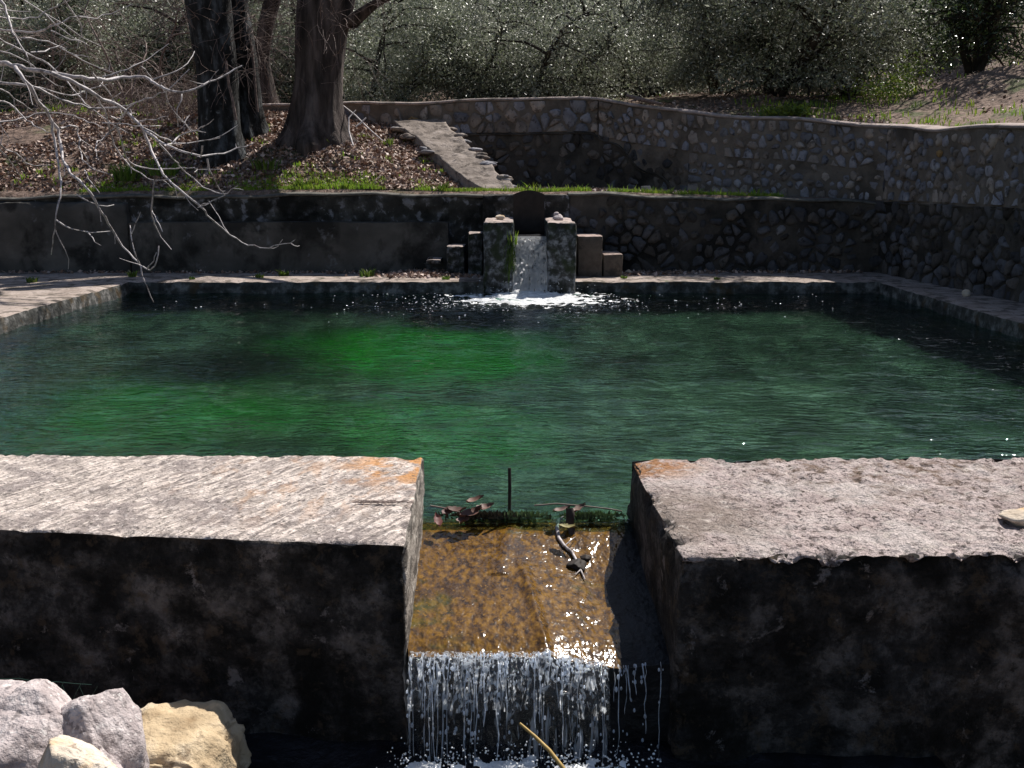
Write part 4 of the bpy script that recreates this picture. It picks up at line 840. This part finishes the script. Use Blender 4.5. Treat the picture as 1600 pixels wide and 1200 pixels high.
b = TZ(492, 214, 13.0); b[2] = terrace_z(b[0], b[1]) - .08
big_tree('poplar_tree', b, [b, b + [.02, 0, .35], TZ(499, 110, 13), TZ(505, 40, 13), TZ(512, 0, 13), TZ(520, -60, 13), TZ(525, -180, 13.1), TZ(520, -360, 13.3)], [.36, .33, .30, .33, .35, .30, .24, .16], 'thickest grey bare trunk with flared foot, rightmost on the leafy bank', C['bark'], 41,
         [([TZ(535, 45, 13), TZ(575, 12, 12.9), TZ(640, -25, 12.8), TZ(740, -90, 12.6)], [.16, .11, .08, .05]), ([TZ(490, -60, 13), TZ(430, -200, 12.9), TZ(390, -330, 12.8)], [.2, .12, .06])], 34, .45, (1.0, 2.6))
b = TZ(352, 240, 12.55); b[2] = terrace_z(b[0], b[1]) - .08
big_tree('poplar_tree', b, [b, b + [-.04, 0, .4], TZ(340, 110, 12.6), TZ(330, 40, 12.6), TZ(325, -10, 12.6), TZ(310, -100, 12.6), TZ(300, -300, 12.6)], [.25, .25, .25, .26, .28, .24, .16], 'black lichened bare trunk on the bank, leftmost and nearest of the leaning pair', C['bark_moss'], 42,
         [([TZ(320, 10, 12.6), TZ(250, -70, 12.5), TZ(180, -160, 12.4)], [.16, .1, .06]), ([TZ(340, -40, 12.6), TZ(390, -200, 12.5)], [.14, .07])], 46, .35, (1.0, 2.6))
b = TZ(388, 212, 13.2); b[2] = terrace_z(b[0], b[1]) - .08
big_tree('poplar_tree', b, [b, b + [-.02, 0, .4], TZ(378, 110, 13.2), TZ(368, 40, 13.2), TZ(362, -10, 13.2), TZ(368, -160, 13.3)], [.23, .22, .22, .21, .20, .14], 'mossy bare trunk standing just behind and right of the black lichened one', C['bark_moss'], 43,
         [([TZ(365, -40, 13.2), TZ(330, -200, 13.2)], [.12, .06])], 36, .35, (1.0, 2.4))
b = TZ(424, 168, 15.0); b[2] = hill_z(b[0], b[1]) - .1
big_tree('poplar_tree', b, [b, TZ(416, 140, 15), TZ(408, 95, 15), TZ(415, 40, 15), TZ(428, -10, 15), TZ(445, -140, 15.1)], [.16, .13, .115, .12, .13, .09], 'slim reddish bare trunk bending behind the thick trunks', C['bark'], 44,
         [([TZ(428, -10, 15), TZ(470, -120, 15)], [.09, .05])], 14, .3, (.6, 2.2))
# sunlit creeper stems on the two dark trunks
for (a_, lb) in [([(353, 95, 12.32), (357, 130, 12.3), (363, 155, 12.3), (369, 188, 12.3)], 'pale creeper stem running down between the two dark trunks'), ([(391, 60, 12.98), (396, 100, 12.96), (399, 140, 12.95), (402, 175, 12.95)], 'pale creeper stem down the right edge of the mossy trunk')]:
    thing_tube('creeper_stem', [at(*q) + [0, 0, 0] for q in a_], [.014, .016, .015, .018], C['twig_brown'], lb, 'climbing plant', 7, group='creeper stems on the trunks')

# olive trees
def olive_proto(seed, R, H, n, stems, leaf=(.04, .075), m_='olive'):
    """local: base at origin"""
    rs = np.random.RandomState(seed); mbt = MB(); tips = []
    for k in range(stems):
        a = rs.uniform(0, 6.28) if stems > 1 else 0; base = np.array([math.cos(a), math.sin(a), 0]) * .1 * (stems > 1); lean = rs.uniform(.25, .6)
        p = base.copy(); d_ = np.array([math.cos(a) * lean, math.sin(a) * lean, 1.]); pts = [p - [0, 0, .3], p.copy()]
        for i in range(9):
            d_ = d_ / np.linalg.norm(d_) + rs.normal(size=3) * .16; d_ /= np.linalg.norm(d_); p = p + d_ * H * .085; pts.append(p.copy())
        r = np.linspace(.075, .025, len(pts)) * (1.4 if stems == 1 else 1); mbt.tube(pts, r, 9)
        for i in range(2, len(pts)):
            for q in range(3 if i < 6 else 2):
                a2 = rs.uniform(0, 6.28); dd = np.array([math.cos(a2), math.sin(a2), rs.uniform(.1, .9)]); L = R * rs.uniform(.45, .85); m = 7; w_ = [pts[i]]
                for s_ in range(m - 1):
                    dd = dd / np.linalg.norm(dd) + rs.normal(size=3) * .2 + [0, 0, -.13]; dd /= np.linalg.norm(dd); w_.append(w_[-1] + dd * L / m)
                    if s_ > 1: tips.append(w_[-1])
                mbt.tube(w_, np.linspace(.028, .006, m), 5, cap=False)
                for e in range(4):
                    j = rs.randint(2, m); d3 = rs.normal(size=3) + [0, 0, .1]; d3 /= np.linalg.norm(d3); ww = [w_[j], w_[j] + d3 * L * .18, w_[j] + d3 * L * .34 + [0, 0, -.05]]; mbt.tube(ww, [.008, .006, .003], 4, cap=False); tips += ww[1:]
    tips = np.array(tips); lob = rs.choice(len(tips), size=len(tips)); 
    k = rs.randint(0, len(tips), n); sp = rs.uniform(.10, .26, (len(tips), 1))[k] * R * .55
    P = tips[k] + rs.normal(size=(n, 3)) * sp * [1, 1, .8]; P = P[P[:, 2] > .03 * H]
    tint = pick(rs, len(P), [(1, 1, 1), (1.7, 1.7, 1.65), (.6, .65, .5), (.8, .9, .65)])
    mbl = MB(); scatter_quads(mbl, P, leaf, tint, rs, up=.15, curl=.12, aspect=.30)
    return mbt, mbl
protos = []
def olive(proto, x, y, s_, rot, label, name='olive_tree', group='olive trees on the slope', cat='tree', dz=0):
    e = empty(name, (x, y, hill_z(x, y) - .05 + dz), label, cat, group); e.scale = (s_, s_, s_); e.rotation_euler = (0, 0, rot)
    if 'objs' not in proto:
        t_ = proto['t'].build('trunk', C['bark_olive'], e, True); l_ = proto['l'].build('crown', proto.get('m', C['olive']), e); proto['objs'] = [t_, l_]
    else:
        for o in proto['objs']: c = o.copy(); sc.collection.objects.link(c); c.parent = e
    return e
for sd, st_ in ((1, 3), (2, 5), (3, 2), (4, 1)):
    t_, l_ = olive_proto(sd, 1.8, 3.0, 40000, st_); protos.append({'t': t_, 'l': l_})
OL = [  # proto, px, D, scale, rot, label
 (1, 842, 17.0, .95, .3, 'spreading many-stemmed olive just behind the middle of the rubble wall'),
 (0, 745, 17.6, .85, 2.1, 'rounded olive behind the wall, between the thick bare trunk and the many-stemmed one'),
 (2, 1212, 15.6, 1.25, 1.2, 'largest dark olive with forked leaning trunk behind the curve of the wall'),
 (3, 1120, 16.3, 1.0, 4.0, 'dark olive with single trunk left of the forked one'),
 (0, 1330, 17.2, 1.15, 5.1, 'dense olive overlapping the forked one on its right'),
 (1, 1010, 19.5, 1.1, 3.0, 'olive further up behind the wall corner, over the brown slope'),
 (2, 590, 17.0, .9, 2.6, 'silvery low olive close to the right of the thickest bare trunk'),
 (3, 660, 20.5, 1.15, 1.0, 'olive up the slope behind the silvery low one'),
 (0, 470, 18.0, .95, 4.4, 'olive seen in the gap between the slim bent trunk and the thickest trunk'),
 (1, 250, 18.5, 1.1, .9, 'silvery olive left of the black lichened trunk'),
 (2, 110, 19.5, 1.2, 3.8, 'olive behind the fig twigs at upper left'),
 (3, 20, 17.6, 1.1, 5.6, 'olive at the left edge of the slope behind the fig twigs'),
 (0, 360, 22.5, 1.2, 1.7, 'olive high on the slope behind the paired dark trunks'),
 (3, 1420, 21.5, 1.3, .5, 'olive high on the slope above the dense right-hand olives'),
 (1, 900, 23.5, 1.3, 4.9, 'olive high on the slope above the middle of the wall'),
 (2, 780, 26.0, 1.4, 2.2, 'distant olive on the slope above the many-stemmed one'),
 (0, 1180, 24.0, 1.35, 3.3, 'distant olive on the slope behind the largest dark one'),
 (3, 560, 25.5, 1.4, .2, 'distant olive on the slope above the silvery low one'),
 (1, 180, 26.0, 1.4, 2.8, 'distant olive on the upper left slope'),
 (2, 1040, 29.0, 1.5, 5.3, 'distant olive in the top middle of the slope'),
 (0, 1560, 27.0, 1.3, 1.1, 'distant olive at the top right corner of the slope'),
 (3, 1300, 31.0, 1.6, 2.4, 'farthest olive on the right of the slope'),
 (1, 440, 31.0, 1.6, .6, 'farthest olive on the left of the slope'),
 (2, 700, 33.0, 1.6, 4.2, 'farthest olive in the middle of the slope'),
]
for (k, px, D, s_, r_, lb) in OL:
    p = at(px, 150, D); olive(protos[k], p[0], p[1], s_, r_, lb)
# glossy broad-leaved tree overhanging top right
rs = np.random.RandomState(77); t_, l_ = olive_proto(9, 1.6, 3.2, 12000, 4, (.05, .10)); gp = {'t': t_, 'l': l_, 'm': C['glossyleaf']}
olive(gp, at(1540, 100, 15.5)[0], 15.8, 1.0, .7, 'glossy green-leaved tree with sparkling leaves at upper right above the bare slope', 'holm_oak', None, 'tree', dz=.2)
# fig tree on the left bank whose bare branches hang into the picture
rs = np.random.RandomState(12)
FB = [ # depth, max radius, polyline in photo pixels*2.5
 (5.6, .016, [(-60, 235), (0, 246), (80, 262), (200, 285), (330, 308), (420, 318), (470, 298), (570, 302), (600, 320), (640, 345), (700, 365), (760, 350), (840, 310), (945, 257)]),
 (5.4, .012, [(200, 285), (290, 315), (380, 375), (480, 420), (530, 470), (580, 525), (640, 565), (700, 590), (760, 610), (850, 608), (930, 580), (990, 560)]),
 (5.4, .008, [(560, 505), (580, 560), (600, 610), (640, 690), (700, 740), (780, 805), (830, 860), (900, 920), (960, 955), (1020, 968), (1100, 960), (1155, 935)]),
 (5.8, .010, [(-60, 330), (0, 322), (80, 325), (150, 340), (220, 385), (300, 412), (400, 430), (480, 420), (560, 395), (650, 355), (740, 270)]),
 (5.3, .011, [(60, 262), (80, 285), (120, 350), (170, 420), (205, 475), (235, 530), (240, 600), (265, 670), (320, 710), (370, 780), (410, 850), (450, 920), (500, 985), (550, 1040), (590, 1058), (612, 1040), (620, 960)]),
 (5.25, .008, [(205, 475), (215, 560), (228, 640), (240, 740), (225, 830), (210, 900), (200, 995)]),
 (5.25, .0045, [(220, 860), (270, 900), (330, 912), (430, 903)]), (5.25, .0045, [(550, 1040), (570, 1120), (600, 1180)]),
 (5.25, .004, [(545, 1030), (520, 980), (512, 930), (508, 880)]), (5.25, .004, [(575, 1052), (600, 1015), (612, 985)]),
 (5.4, .006, [(235, 500), (270, 500), (300, 482), (312, 515), (308, 580), (330, 640), (370, 660), (440, 685)]), (5.4, .004, [(330, 665), (350, 710), (390, 755)]),
 (5.5, .006, [(500, 430), (480, 455), (460, 482), (420, 520), (375, 560), (372, 590), (385, 625)]), (5.5, .006, [(430, 455), (470, 475), (500, 425)]),
 (5.5, .0055, [(455, 490), (475, 560), (500, 640), (560, 655), (650, 662), (720, 655), (790, 660), (860, 662)]),
 (5.6, .0055, [(380, 380), (420, 450), (430, 530), (470, 610), (510, 650), (560, 690), (620, 712), (690, 690)]),
 (5.3, .005, [(620, 560), (660, 600), (690, 640), (740, 690), (800, 735), (880, 762), (930, 725)]),
 (5.4, .006, [(640, 570), (670, 565), (690, 535), (720, 518), (780, 505), (835, 465)]), (5.4, .005, [(560, 500), (640, 545), (700, 562), (760, 558), (860, 538)]),
 (5.9, .006, [(-60, 20), (0, 30), (60, 45), (120, 45)]), (5.9, .008, [(-60, 100), (20, 115), (90, 125), (150, 125), (220, 100), (290, 60), (350, 70), (440, 55), (520, 15)]),
 (5.7, .008, [(-20, -40), (20, 20), (40, 100), (60, 150), (110, 220), (130, 280), (140, 330)]),
 (5.8, .005, [(120, 205), (160, 210), (215, 178), (245, 175), (260, 200), (300, 220), (345, 222)]), (5.8, .004, [(200, 120), (250, 150), (310, 155), (350, 180)]),
 (5.3, .005, [(605, 700), (595, 760), (592, 850), (610, 900), (640, 950), (670, 975)]), (5.3, .0035, [(592, 815), (615, 860), (635, 905)]),
 (5.3, .005, [(790, 570), (795, 600), (770, 612)]), (5.3, .005, [(810, 620), (820, 690), (860, 740), (878, 762)]), (5.35, .0035, [(780, 805), (830, 780), (880, 762)]),
 (6.0, .005, [(-20, 545), (0, 565), (60, 600), (130, 655), (200, 645)]), (5.6, .006, [(360, 285), (400, 330), (440, 380), (470, 420)]),
 (5.6, .004, [(710, 365), (700, 400), (690, 460), (695, 495)]), (5.6, .004, [(740, 450), (715, 495), (700, 505)]), (5.6, .005, [(550, 260), (580, 290), (600, 315)]),
 (5.9, .007, [(-40, 400), (20, 385), (60, 420), (100, 470), (150, 500), (200, 520)]), (5.9, .006, [(-40, 560), (10, 590), (50, 640), (80, 690)]),
 (6.0, .006, [(-30, 60), (40, 75), (130, 80), (230, 20), (290, -10)]), (5.9, .005, [(-30, 340), (30, 350), (70, 400), (110, 410), (125, 430)]),
 (6.1, .006, [(250, 0), (300, 70), (330, 130), (300, 190)]), (6.0, .006, [(80, 150), (200, 160), (330, 240), (460, 290)]), (5.5, .004, [(400, 480), (500, 490), (600, 495), (630, 492)]),
 (5.4, .004, [(300, 760), (340, 790), (390, 812), (445, 800)]), (5.3, .0035, [(340, 905), (360, 930), (395, 960)]), (5.9, .005, [(150, 340), (210, 360), (290, 380), (350, 350), (420, 330)]),
 (6.2, .007, [(-40, 130), (60, 190), (160, 230), (250, 300), (330, 400), (420, 470), (500, 520)]), (6.2, .006, [(-40, 480), (60, 470), (150, 440), (260, 440), (330, 470), (410, 500)]),
 (6.2, .005, [(600, 310), (680, 290), (740, 240), (760, 200)]), (6.1, .005, [(400, 300), (480, 280), (560, 240), (620, 200), (660, 170)]), (6.2, .005, [(0, 200), (70, 220), (140, 260), (190, 320), (250, 340)]),
]
ft = empty('fig_tree', (-5.0, 5.9, .12), 'bare pale-barked tree on the left bank with crooked branches drooping over the pool corner', 'tree')
mb = MB(); trunk(mb, [(-5.0, 5.9, .05), (-4.95, 5.9, .7), (-4.8, 5.85, 1.4), (-4.7, 5.8, 2.2), (-4.9, 5.8, 3.0)], [.14, .11, .10, .08, .06], .4, 5, 24, .03)
fork1 = np.array([-4.8, 5.85, 1.5]); fork2 = np.array([-4.72, 5.8, 2.0]); fork0 = np.array([-4.86, 5.88, 1.15])
child(mb, 'trunk', C['twig'], ft, True)
mb = MB(); mbt = MB()
for (D, r0, pl) in FB:
    n = len(pl); pts = np.array([at(x / 2.5, y / 2.5, D + .15 * math.sin(i * .9 + r0 * 900)) for i, (x, y) in enumerate(pl)])
    s0 = np.concatenate([[0], np.cumsum(np.linalg.norm(np.diff(pts, axis=0), axis=1))]); m = max(6, int(s0[-1] / .045)); uu = np.linspace(0, s0[-1], m)
    Q = np.stack([np.interp(uu, s0, pts[:, i]) for i in range(3)], 1); kk = np.array([.25, .5, .25])
    for _ in range(2): Q[1:-1] = .25 * Q[:-2] + .5 * Q[1:-1] + .25 * Q[2:]
    Q[1:-1] += rs.normal(size=(m - 2, 3)) * .0035
    rr = np.linspace(r0, max(.0022, r0 * .28), m) * (1 + .12 * np.sin(np.arange(m) * 1.9)); 
    if pl[0][0] < 0:
        f = min([fork0, fork1, fork2], key=lambda q: abs(q[2] - Q[0][2])); Q = np.concatenate([[f, f * .5 + Q[0] * .5 + [0, 0, .05]], Q]); rr = np.concatenate([[r0 * 2.2, r0 * 1.4], rr])
    mb.tube(Q, rr * .93, 7, cap=False)
    for j in range(3, len(Q) - 1):                      # short spurs
        if rs.rand() < .16:
            t = Q[j] - Q[j - 1]; t /= np.linalg.norm(t); dv = t * .7 + rs.normal(size=3) * .6; dv[1] *= .5; L = rs.uniform(.02, .09) if rs.rand() < .75 else rs.uniform(.1, .28)
            q = [Q[j]]; dv /= np.linalg.norm(dv)
            for _ in range(4): dv = dv + rs.normal(size=3) * .18 + [0, 0, .08]; dv /= np.linalg.norm(dv); q.append(q[-1] + dv * L / 4)
            mbt.tube(q, np.linspace(.003, .0016, 5), 5, cap=False)
for k in range(16):                                    # upper limbs out of the picture
    spray(mb, (-4.85, 5.8, rs.uniform(2.2, 3.0)), (rs.uniform(-.6, 1.2), rs.uniform(-1, 1), rs.uniform(.1, 1)), rs.uniform(.7, 1.2), .02, 3, rs, .5, (2, 4), .15)
mb.v += mbt.v; mb.f += [f + mb.n for f in mbt.f]; mb.t += mbt.t; mb.m += mbt.m; child(mb, 'branches', C['twig'], ft, True)

# brushwood: drooping bare canopy behind, upper left
bs = empty('bramble_thicket', (-4.9, 14.6, 2.0), 'brown leafless bramble thicket at the foot of the slope left of the dark trunks', 'shrub'); mb = MB()
for k in range(70):
    x = rs.uniform(-6.4, -3.9); y = 13.6 + rs.rand() * 1.6; spray(mb, (x, y, float(terrace_z(x, min(y, 14.4))) - .05), (rs.normal() * .6, rs.normal() * .6, 1), rs.uniform(.3, .6), .006, 3, rs, .9, (2, 4), .22, .0028)
child(mb, 'stems', C['twig_brown'], bs, True)
for i, (px, D, lb) in enumerate([(60, 15.5, 'tangled bare sapling behind the fig twigs near the left edge'), (190, 15.0, 'bare sapling with drooping twigs left of the black lichened trunk'), (275, 14.6, 'bare sapling arching close beside the black lichened trunk')]):
    p = at(px, 150, D); e = empty('bare_sapling', (p[0], p[1], hill_z(p[0], p[1]) - .05), lb, 'tree', 'bare saplings on the left'); mb = MB()
    for k in range(2): spray(mb, (p[0] + rs.normal() * .1, p[1], hill_z(p[0], p[1]) - .1), (rs.normal() * .3, rs.normal() * .3, 1), rs.uniform(1.2, 1.8), .022, 4, rs, .5, (2, 4), .13, .0035)
    child(mb, 'branches', C['twig_brown'], e, True)
# hanging twigs of the thick tree's right limb
e = empty('fallen_branch', tuple(at(1005, 156, 14.0)), 'broken pale branch lying along the cap at the wall corner', 'branch'); mb = MB()
mb.tube([at(978, 150, 13.95) + [0, -.1, 0], at(1000, 155, 13.7), at(1035, 163, 13.45)], [.022, .03, .018], 8); mb.tube([at(1000, 155, 13.7), at(985, 158, 13.6)], [.015, .008], 6); child(mb, 'limb', C['twig_brown'], e, True)
for a_, lb in [([(533, 163, 13.1), (555, 180, 12.9), (575, 200, 12.6), (598, 220, 12.3)], 'pale dead branch slanting down the bank right of the thickest trunk'), ([(552, 228, 12.2), (545, 205, 12.5), (545, 184, 12.6), (556, 172, 12.7)], 'pale hooked dead branch standing beside the thickest trunk'), ([(556, 198, 12.5), (564, 192, 12.55), (572, 184, 12.6)], 'short pale twig crossing the hooked dead branch')]:
    thing_tube('dead_branch', [at(*q) for q in a_], [.011, .010, .009, .006][:len(a_)], C['twig'], lb, 'branch', 6, group='dead branches by the thickest trunk')

# ================================================================== LITTER, GRASS, WEEDS
LC = [(.62, .44, .36), (.45, .30, .22), (.80, .62, .54), (.28, .17, .12), (.55, .34, .24), (.72, .55, .48)]
rs = np.random.RandomState(21)
n = 26000; x = rs.uniform(-7.5, .1, n); y = rs.uniform(11.7, 14.4, n); dl = (ramp_x(y) - .25) - x; k = (dl > 0) & (fbm(np.stack([x, y, x * 0], 1), 1.3, 3, 77) + .35 * (x > -2.6) > -.3)
x, y = x[k], y[k]; P = np.stack([x, y, terrace_z(x, y) + rs.uniform(.005, .03, len(x))], 1)
mb = MB(); scatter_quads(mb, P, (.03, .075), pick(rs, len(P), LC), rs, up=.55, curl=.35, aspect=.6)
n = 5000; x = rs.uniform(-.1, 3.2, n); y = rs.uniform(11.7, 14.1, n); P = np.stack([x, y, terrace_z(x, y) + .02], 1); scatter_quads(mb, P, (.03, .07), pick(rs, n, LC), rs, up=.6, curl=.3, aspect=.6)
tag(mb.build('leaf_litter', C['litter']), 'carpet of dry pinkish brown leaves over the bank and terrace', 'fallen leaves', kind='stuff')
n = 34000; uu = rs.uniform(U_L - 8, U_E - 1, n); dd = rs.rand(n) ** 1.6 * 12 + .45; P = WP.xyz(uu, -dd - .15, 0)
ii = np.clip(np.searchsorted(u, uu), 1, len(u) - 1); jj = np.clip(np.searchsorted(d, dd), 1, len(d) - 1)
fu = ((uu - u[ii - 1]) / (u[ii] - u[ii - 1]))[:, None]; fd = ((dd - d[jj - 1]) / (d[jj] - d[jj - 1]))[:, None]
zz = (HP[ii - 1, jj - 1, 2:] * (1 - fu) * (1 - fd) + HP[ii, jj - 1, 2:] * fu * (1 - fd) + HP[ii - 1, jj, 2:] * (1 - fu) * fd + HP[ii, jj, 2:] * fu * fd)[:, 0]
P[:, 2] = zz + .015; mb = MB(); keep = fbm(P, .8, 3, 5) > -.15; scatter_quads(mb, P[keep], (.03, .08), pick(rs, int(keep.sum()), LC), rs, up=.6, curl=.3, aspect=.55)
tag(mb.build('leaf_litter', C['litter']), 'dry leaves scattered over the olive slope behind the wall', 'fallen leaves', kind='stuff')
mb = MB(); n = 1500
x = np.concatenate([rs.normal(-.95, .28, 900), rs.normal(1.35, .35, 500), rs.uniform(-6, -.6, 500), rs.uniform(.8, 4, 500)]); y = np.concatenate([rs.normal(11.0, .14, 900), rs.normal(11.2, .10, 500), rs.normal(11.32, .05, 500), rs.normal(11.36, .05, 500)])
k = (y > 10.5) & (y < 11.42) & ~((x > -.34) & (x < .7)); x, y = x[k], y[k]; hh = .03 * np.exp(-((x + .95) / .3) ** 2); P = np.stack([x, y, .135 + rs.rand(len(x)) * (.01 + hh)], 1); scatter_quads(mb, P, (.025, .07), pick(rs, len(P), LC), rs, up=.5, curl=.3, aspect=.55)
tag(mb.build('leaf_litter', C['litter']), 'drift of dry leaves on the paving beside the far waterfall', 'fallen leaves', kind='stuff')
# grass fringe along the terrace edge
mb = MB(); rs = np.random.RandomState(31)
for i in range(3600):
    x = rs.uniform(-5.0, 3.15); y = 11.66 + abs(rs.normal()) * .16
    dn = fbm(np.array([[x, y, 0]]), 1.5, 3, 9)[0]
    if dn < -.3 or (x > .9 and x < 1.15): continue
    tuft(mb, (x, y, float(terrace_z(x, y))), 4, .045 + .03 * max(dn, 0) + (.05 if rs.rand() < .04 else 0), .04, rs, .6, .004)
for i in range(700):
    x = rs.uniform(-6.5, -.8); y = rs.uniform(11.8, 14.3); 
    if fbm(np.array([[x, y, 3.]]), 1.1, 3, 19)[0] < .12: continue
    tuft(mb, (x, y, float(terrace_z(x, y))), 6, .07, .06, rs, .6, .007)
tag(mb.build('grass', C['grass']), 'fringe of short bright green grass along the terrace edge', 'grass', kind='stuff')
mb = MB()
for i in range(2600):
    uu = rs.uniform(U_L - 6, U_E - 2); dd = rs.rand() ** 1.5 * 9 + .5; i_ = np.argmin(np.abs(u - uu)); j_ = np.argmin(np.abs(d - dd)); p = HP[i_, j_] + [rs.normal() * .05, rs.normal() * .05, 0]
    if fbm(p[None] * [1, 1, 0], .55, 3, 29)[0] < .04: continue
    tuft(mb, p, 6, .10, .12, rs, .6, .008)
tag(mb.build('grass', C['grass']), 'green grassy patches on the olive slope behind the wall', 'grass', kind='stuff')
def herb(c, n, h, sp, label, group, seed, m_='herb', wd=.012):
    mb = MB(); r_ = np.random.RandomState(seed); tuft(mb, c, n, h, sp, r_, 1.0, wd); return tag(mb.build('leafy_weed', C[m_]), label, 'weed', group)
g1 = 'weeds on the far paving'
for i, (px, py, D, n, h, sp, lb) in enumerate([(573, 432, 10.9, 34, .10, .07, 'bright green weed on the far paving, brightest of the row'), (444, 430, 11.0, 20, .08, .05, 'small green weed on the far paving above the pool middle left'), (405, 434, 10.8, 14, .05, .06, 'low flat weed left of its taller neighbour on the far paving'),
      (208, 430, 10.9, 18, .08, .05, 'green weed at the inner left corner of the far paving'), (697, 437, 10.6, 16, .05, .05, 'tiny weed at the edge of the leaf drift left of the mossy steps'), (975, 436, 10.7, 16, .035, .03, 'low weed in front of the lower brown step'), (1120, 438, 10.6, 16, .03, .03, 'low weed on the right part of the far paving'),
      (300, 437, 10.6, 12, .04, .03, 'flat sparse weed near the left corner of the pool'), (50, 438, 10.3, 26, .06, .05, 'dark low weed on the left apron paving')]):
    c = at(px, py, D); c[2] = .127; herb(c, n, h, sp, lb, g1, 50 + i)
g2 = 'herbs growing on the leafy bank'
for i, (px, py, D, n, h, lb) in enumerate([(415, 262, 12.15, 50, .16, 'leafy green herb in the shade of the thickest trunk'), (200, 285, 11.95, 90, .24, 'bushy green herb clump at the left of the bank edge'), (255, 275, 12.05, 50, .2, 'green herb clump right of the bushy one on the bank edge'), (605, 207, 13.3, 26, .13, 'small green herb beside the head of the ramp'), (545, 300, 11.75, 26, .1, 'herb tuft in the grass below the bank middle'), (470, 292, 11.8, 30, .1, 'herb tuft in the grass below the thickest trunk'), (690, 293, 11.75, 24, .12, 'upright grass tuft left of the ramp foot'), (520, 232, 12.7, 18, .08, 'little herb at the right foot of the thickest trunk')]):
    c = at(px, py, D); c[2] = float(terrace_z(c[0], c[1])); herb(c, n, h, .16 if n > 40 else .07, lb, g2, 70 + i)
for i, (px, lb) in enumerate([(832, 'thin tall grass tuft behind the rusted plate'), (1180, 'grass tuft at the right end of the sunny terrace edge'), (945, 'grass tuft on the terrace right of the rusted plate')]):
    c = at(px, 295, 11.8); c[2] = 1.0; herb(c, 14, .16 if i == 0 else .08, .04, lb, 'grass tufts on the terrace edge', 90 + i, 'grass', .005)
# grass hanging from the left pier
mb = MB(); rs = np.random.RandomState(4)
for i in range(70):
    b_ = np.array([rs.uniform(-.045, .03), 10.2 + rs.normal() * .02, rs.uniform(.30, .62)]); d_ = rs.uniform(-.08, .03); L = rs.uniform(.08, .28) 
    mb.add([b_, b_ + [.006, 0, 0], b_ + [d_ * .5 + .005, -.07, -L * .35], b_ + [d_ * .5, -.07, -L * .35], b_ + [d_, -.09, -L]], [(0, 1, 2, 3), (3, 2, 4)], np.array([.5, .6, .4]) * rs.uniform(.15, .6))
tuft(mb, (.0, 10.24, .52), 26, .16, .05, rs, .5, .005)
tag(mb.build('hanging_grass', C['grass']), 'dark grass hanging down the side of the left pier beside the waterfall', 'grass', None)
# low plants on the bare slope at right
for i, (px, D, n, h, lb) in enumerate([(1230, 13.4, 60, .10, 'bright low green plants on the slope just behind the middle of the curved wall'), (1420, 14.5, 60, .5, 'tall yellow green bush below the glossy tree'), (1375, 14.2, 50, .3, 'smaller green bush left of the tall yellow green one')]):
    p = at(px, 165, D); z = hill_z(p[0], p[1]); mb = MB(); r_ = np.random.RandomState(300 + i); R = .35 if i == 0 else .4
    m_ = n * 14; Q = r_.normal(size=(m_, 3)) * [R * .5, R * .5, h * .35] + [p[0], p[1], z + h * .55]; Q[:, 2] = np.maximum(Q[:, 2], z + .01); scatter_quads(mb, Q, (.03, .06), pick(r_, m_, [(1, 1, 1), (1.6, 1.4, .8)]), r_, up=.3, aspect=.5)
    tag(mb.build('green_bush', C['herb']), lb, 'shrub', 'low green plants on the slope')
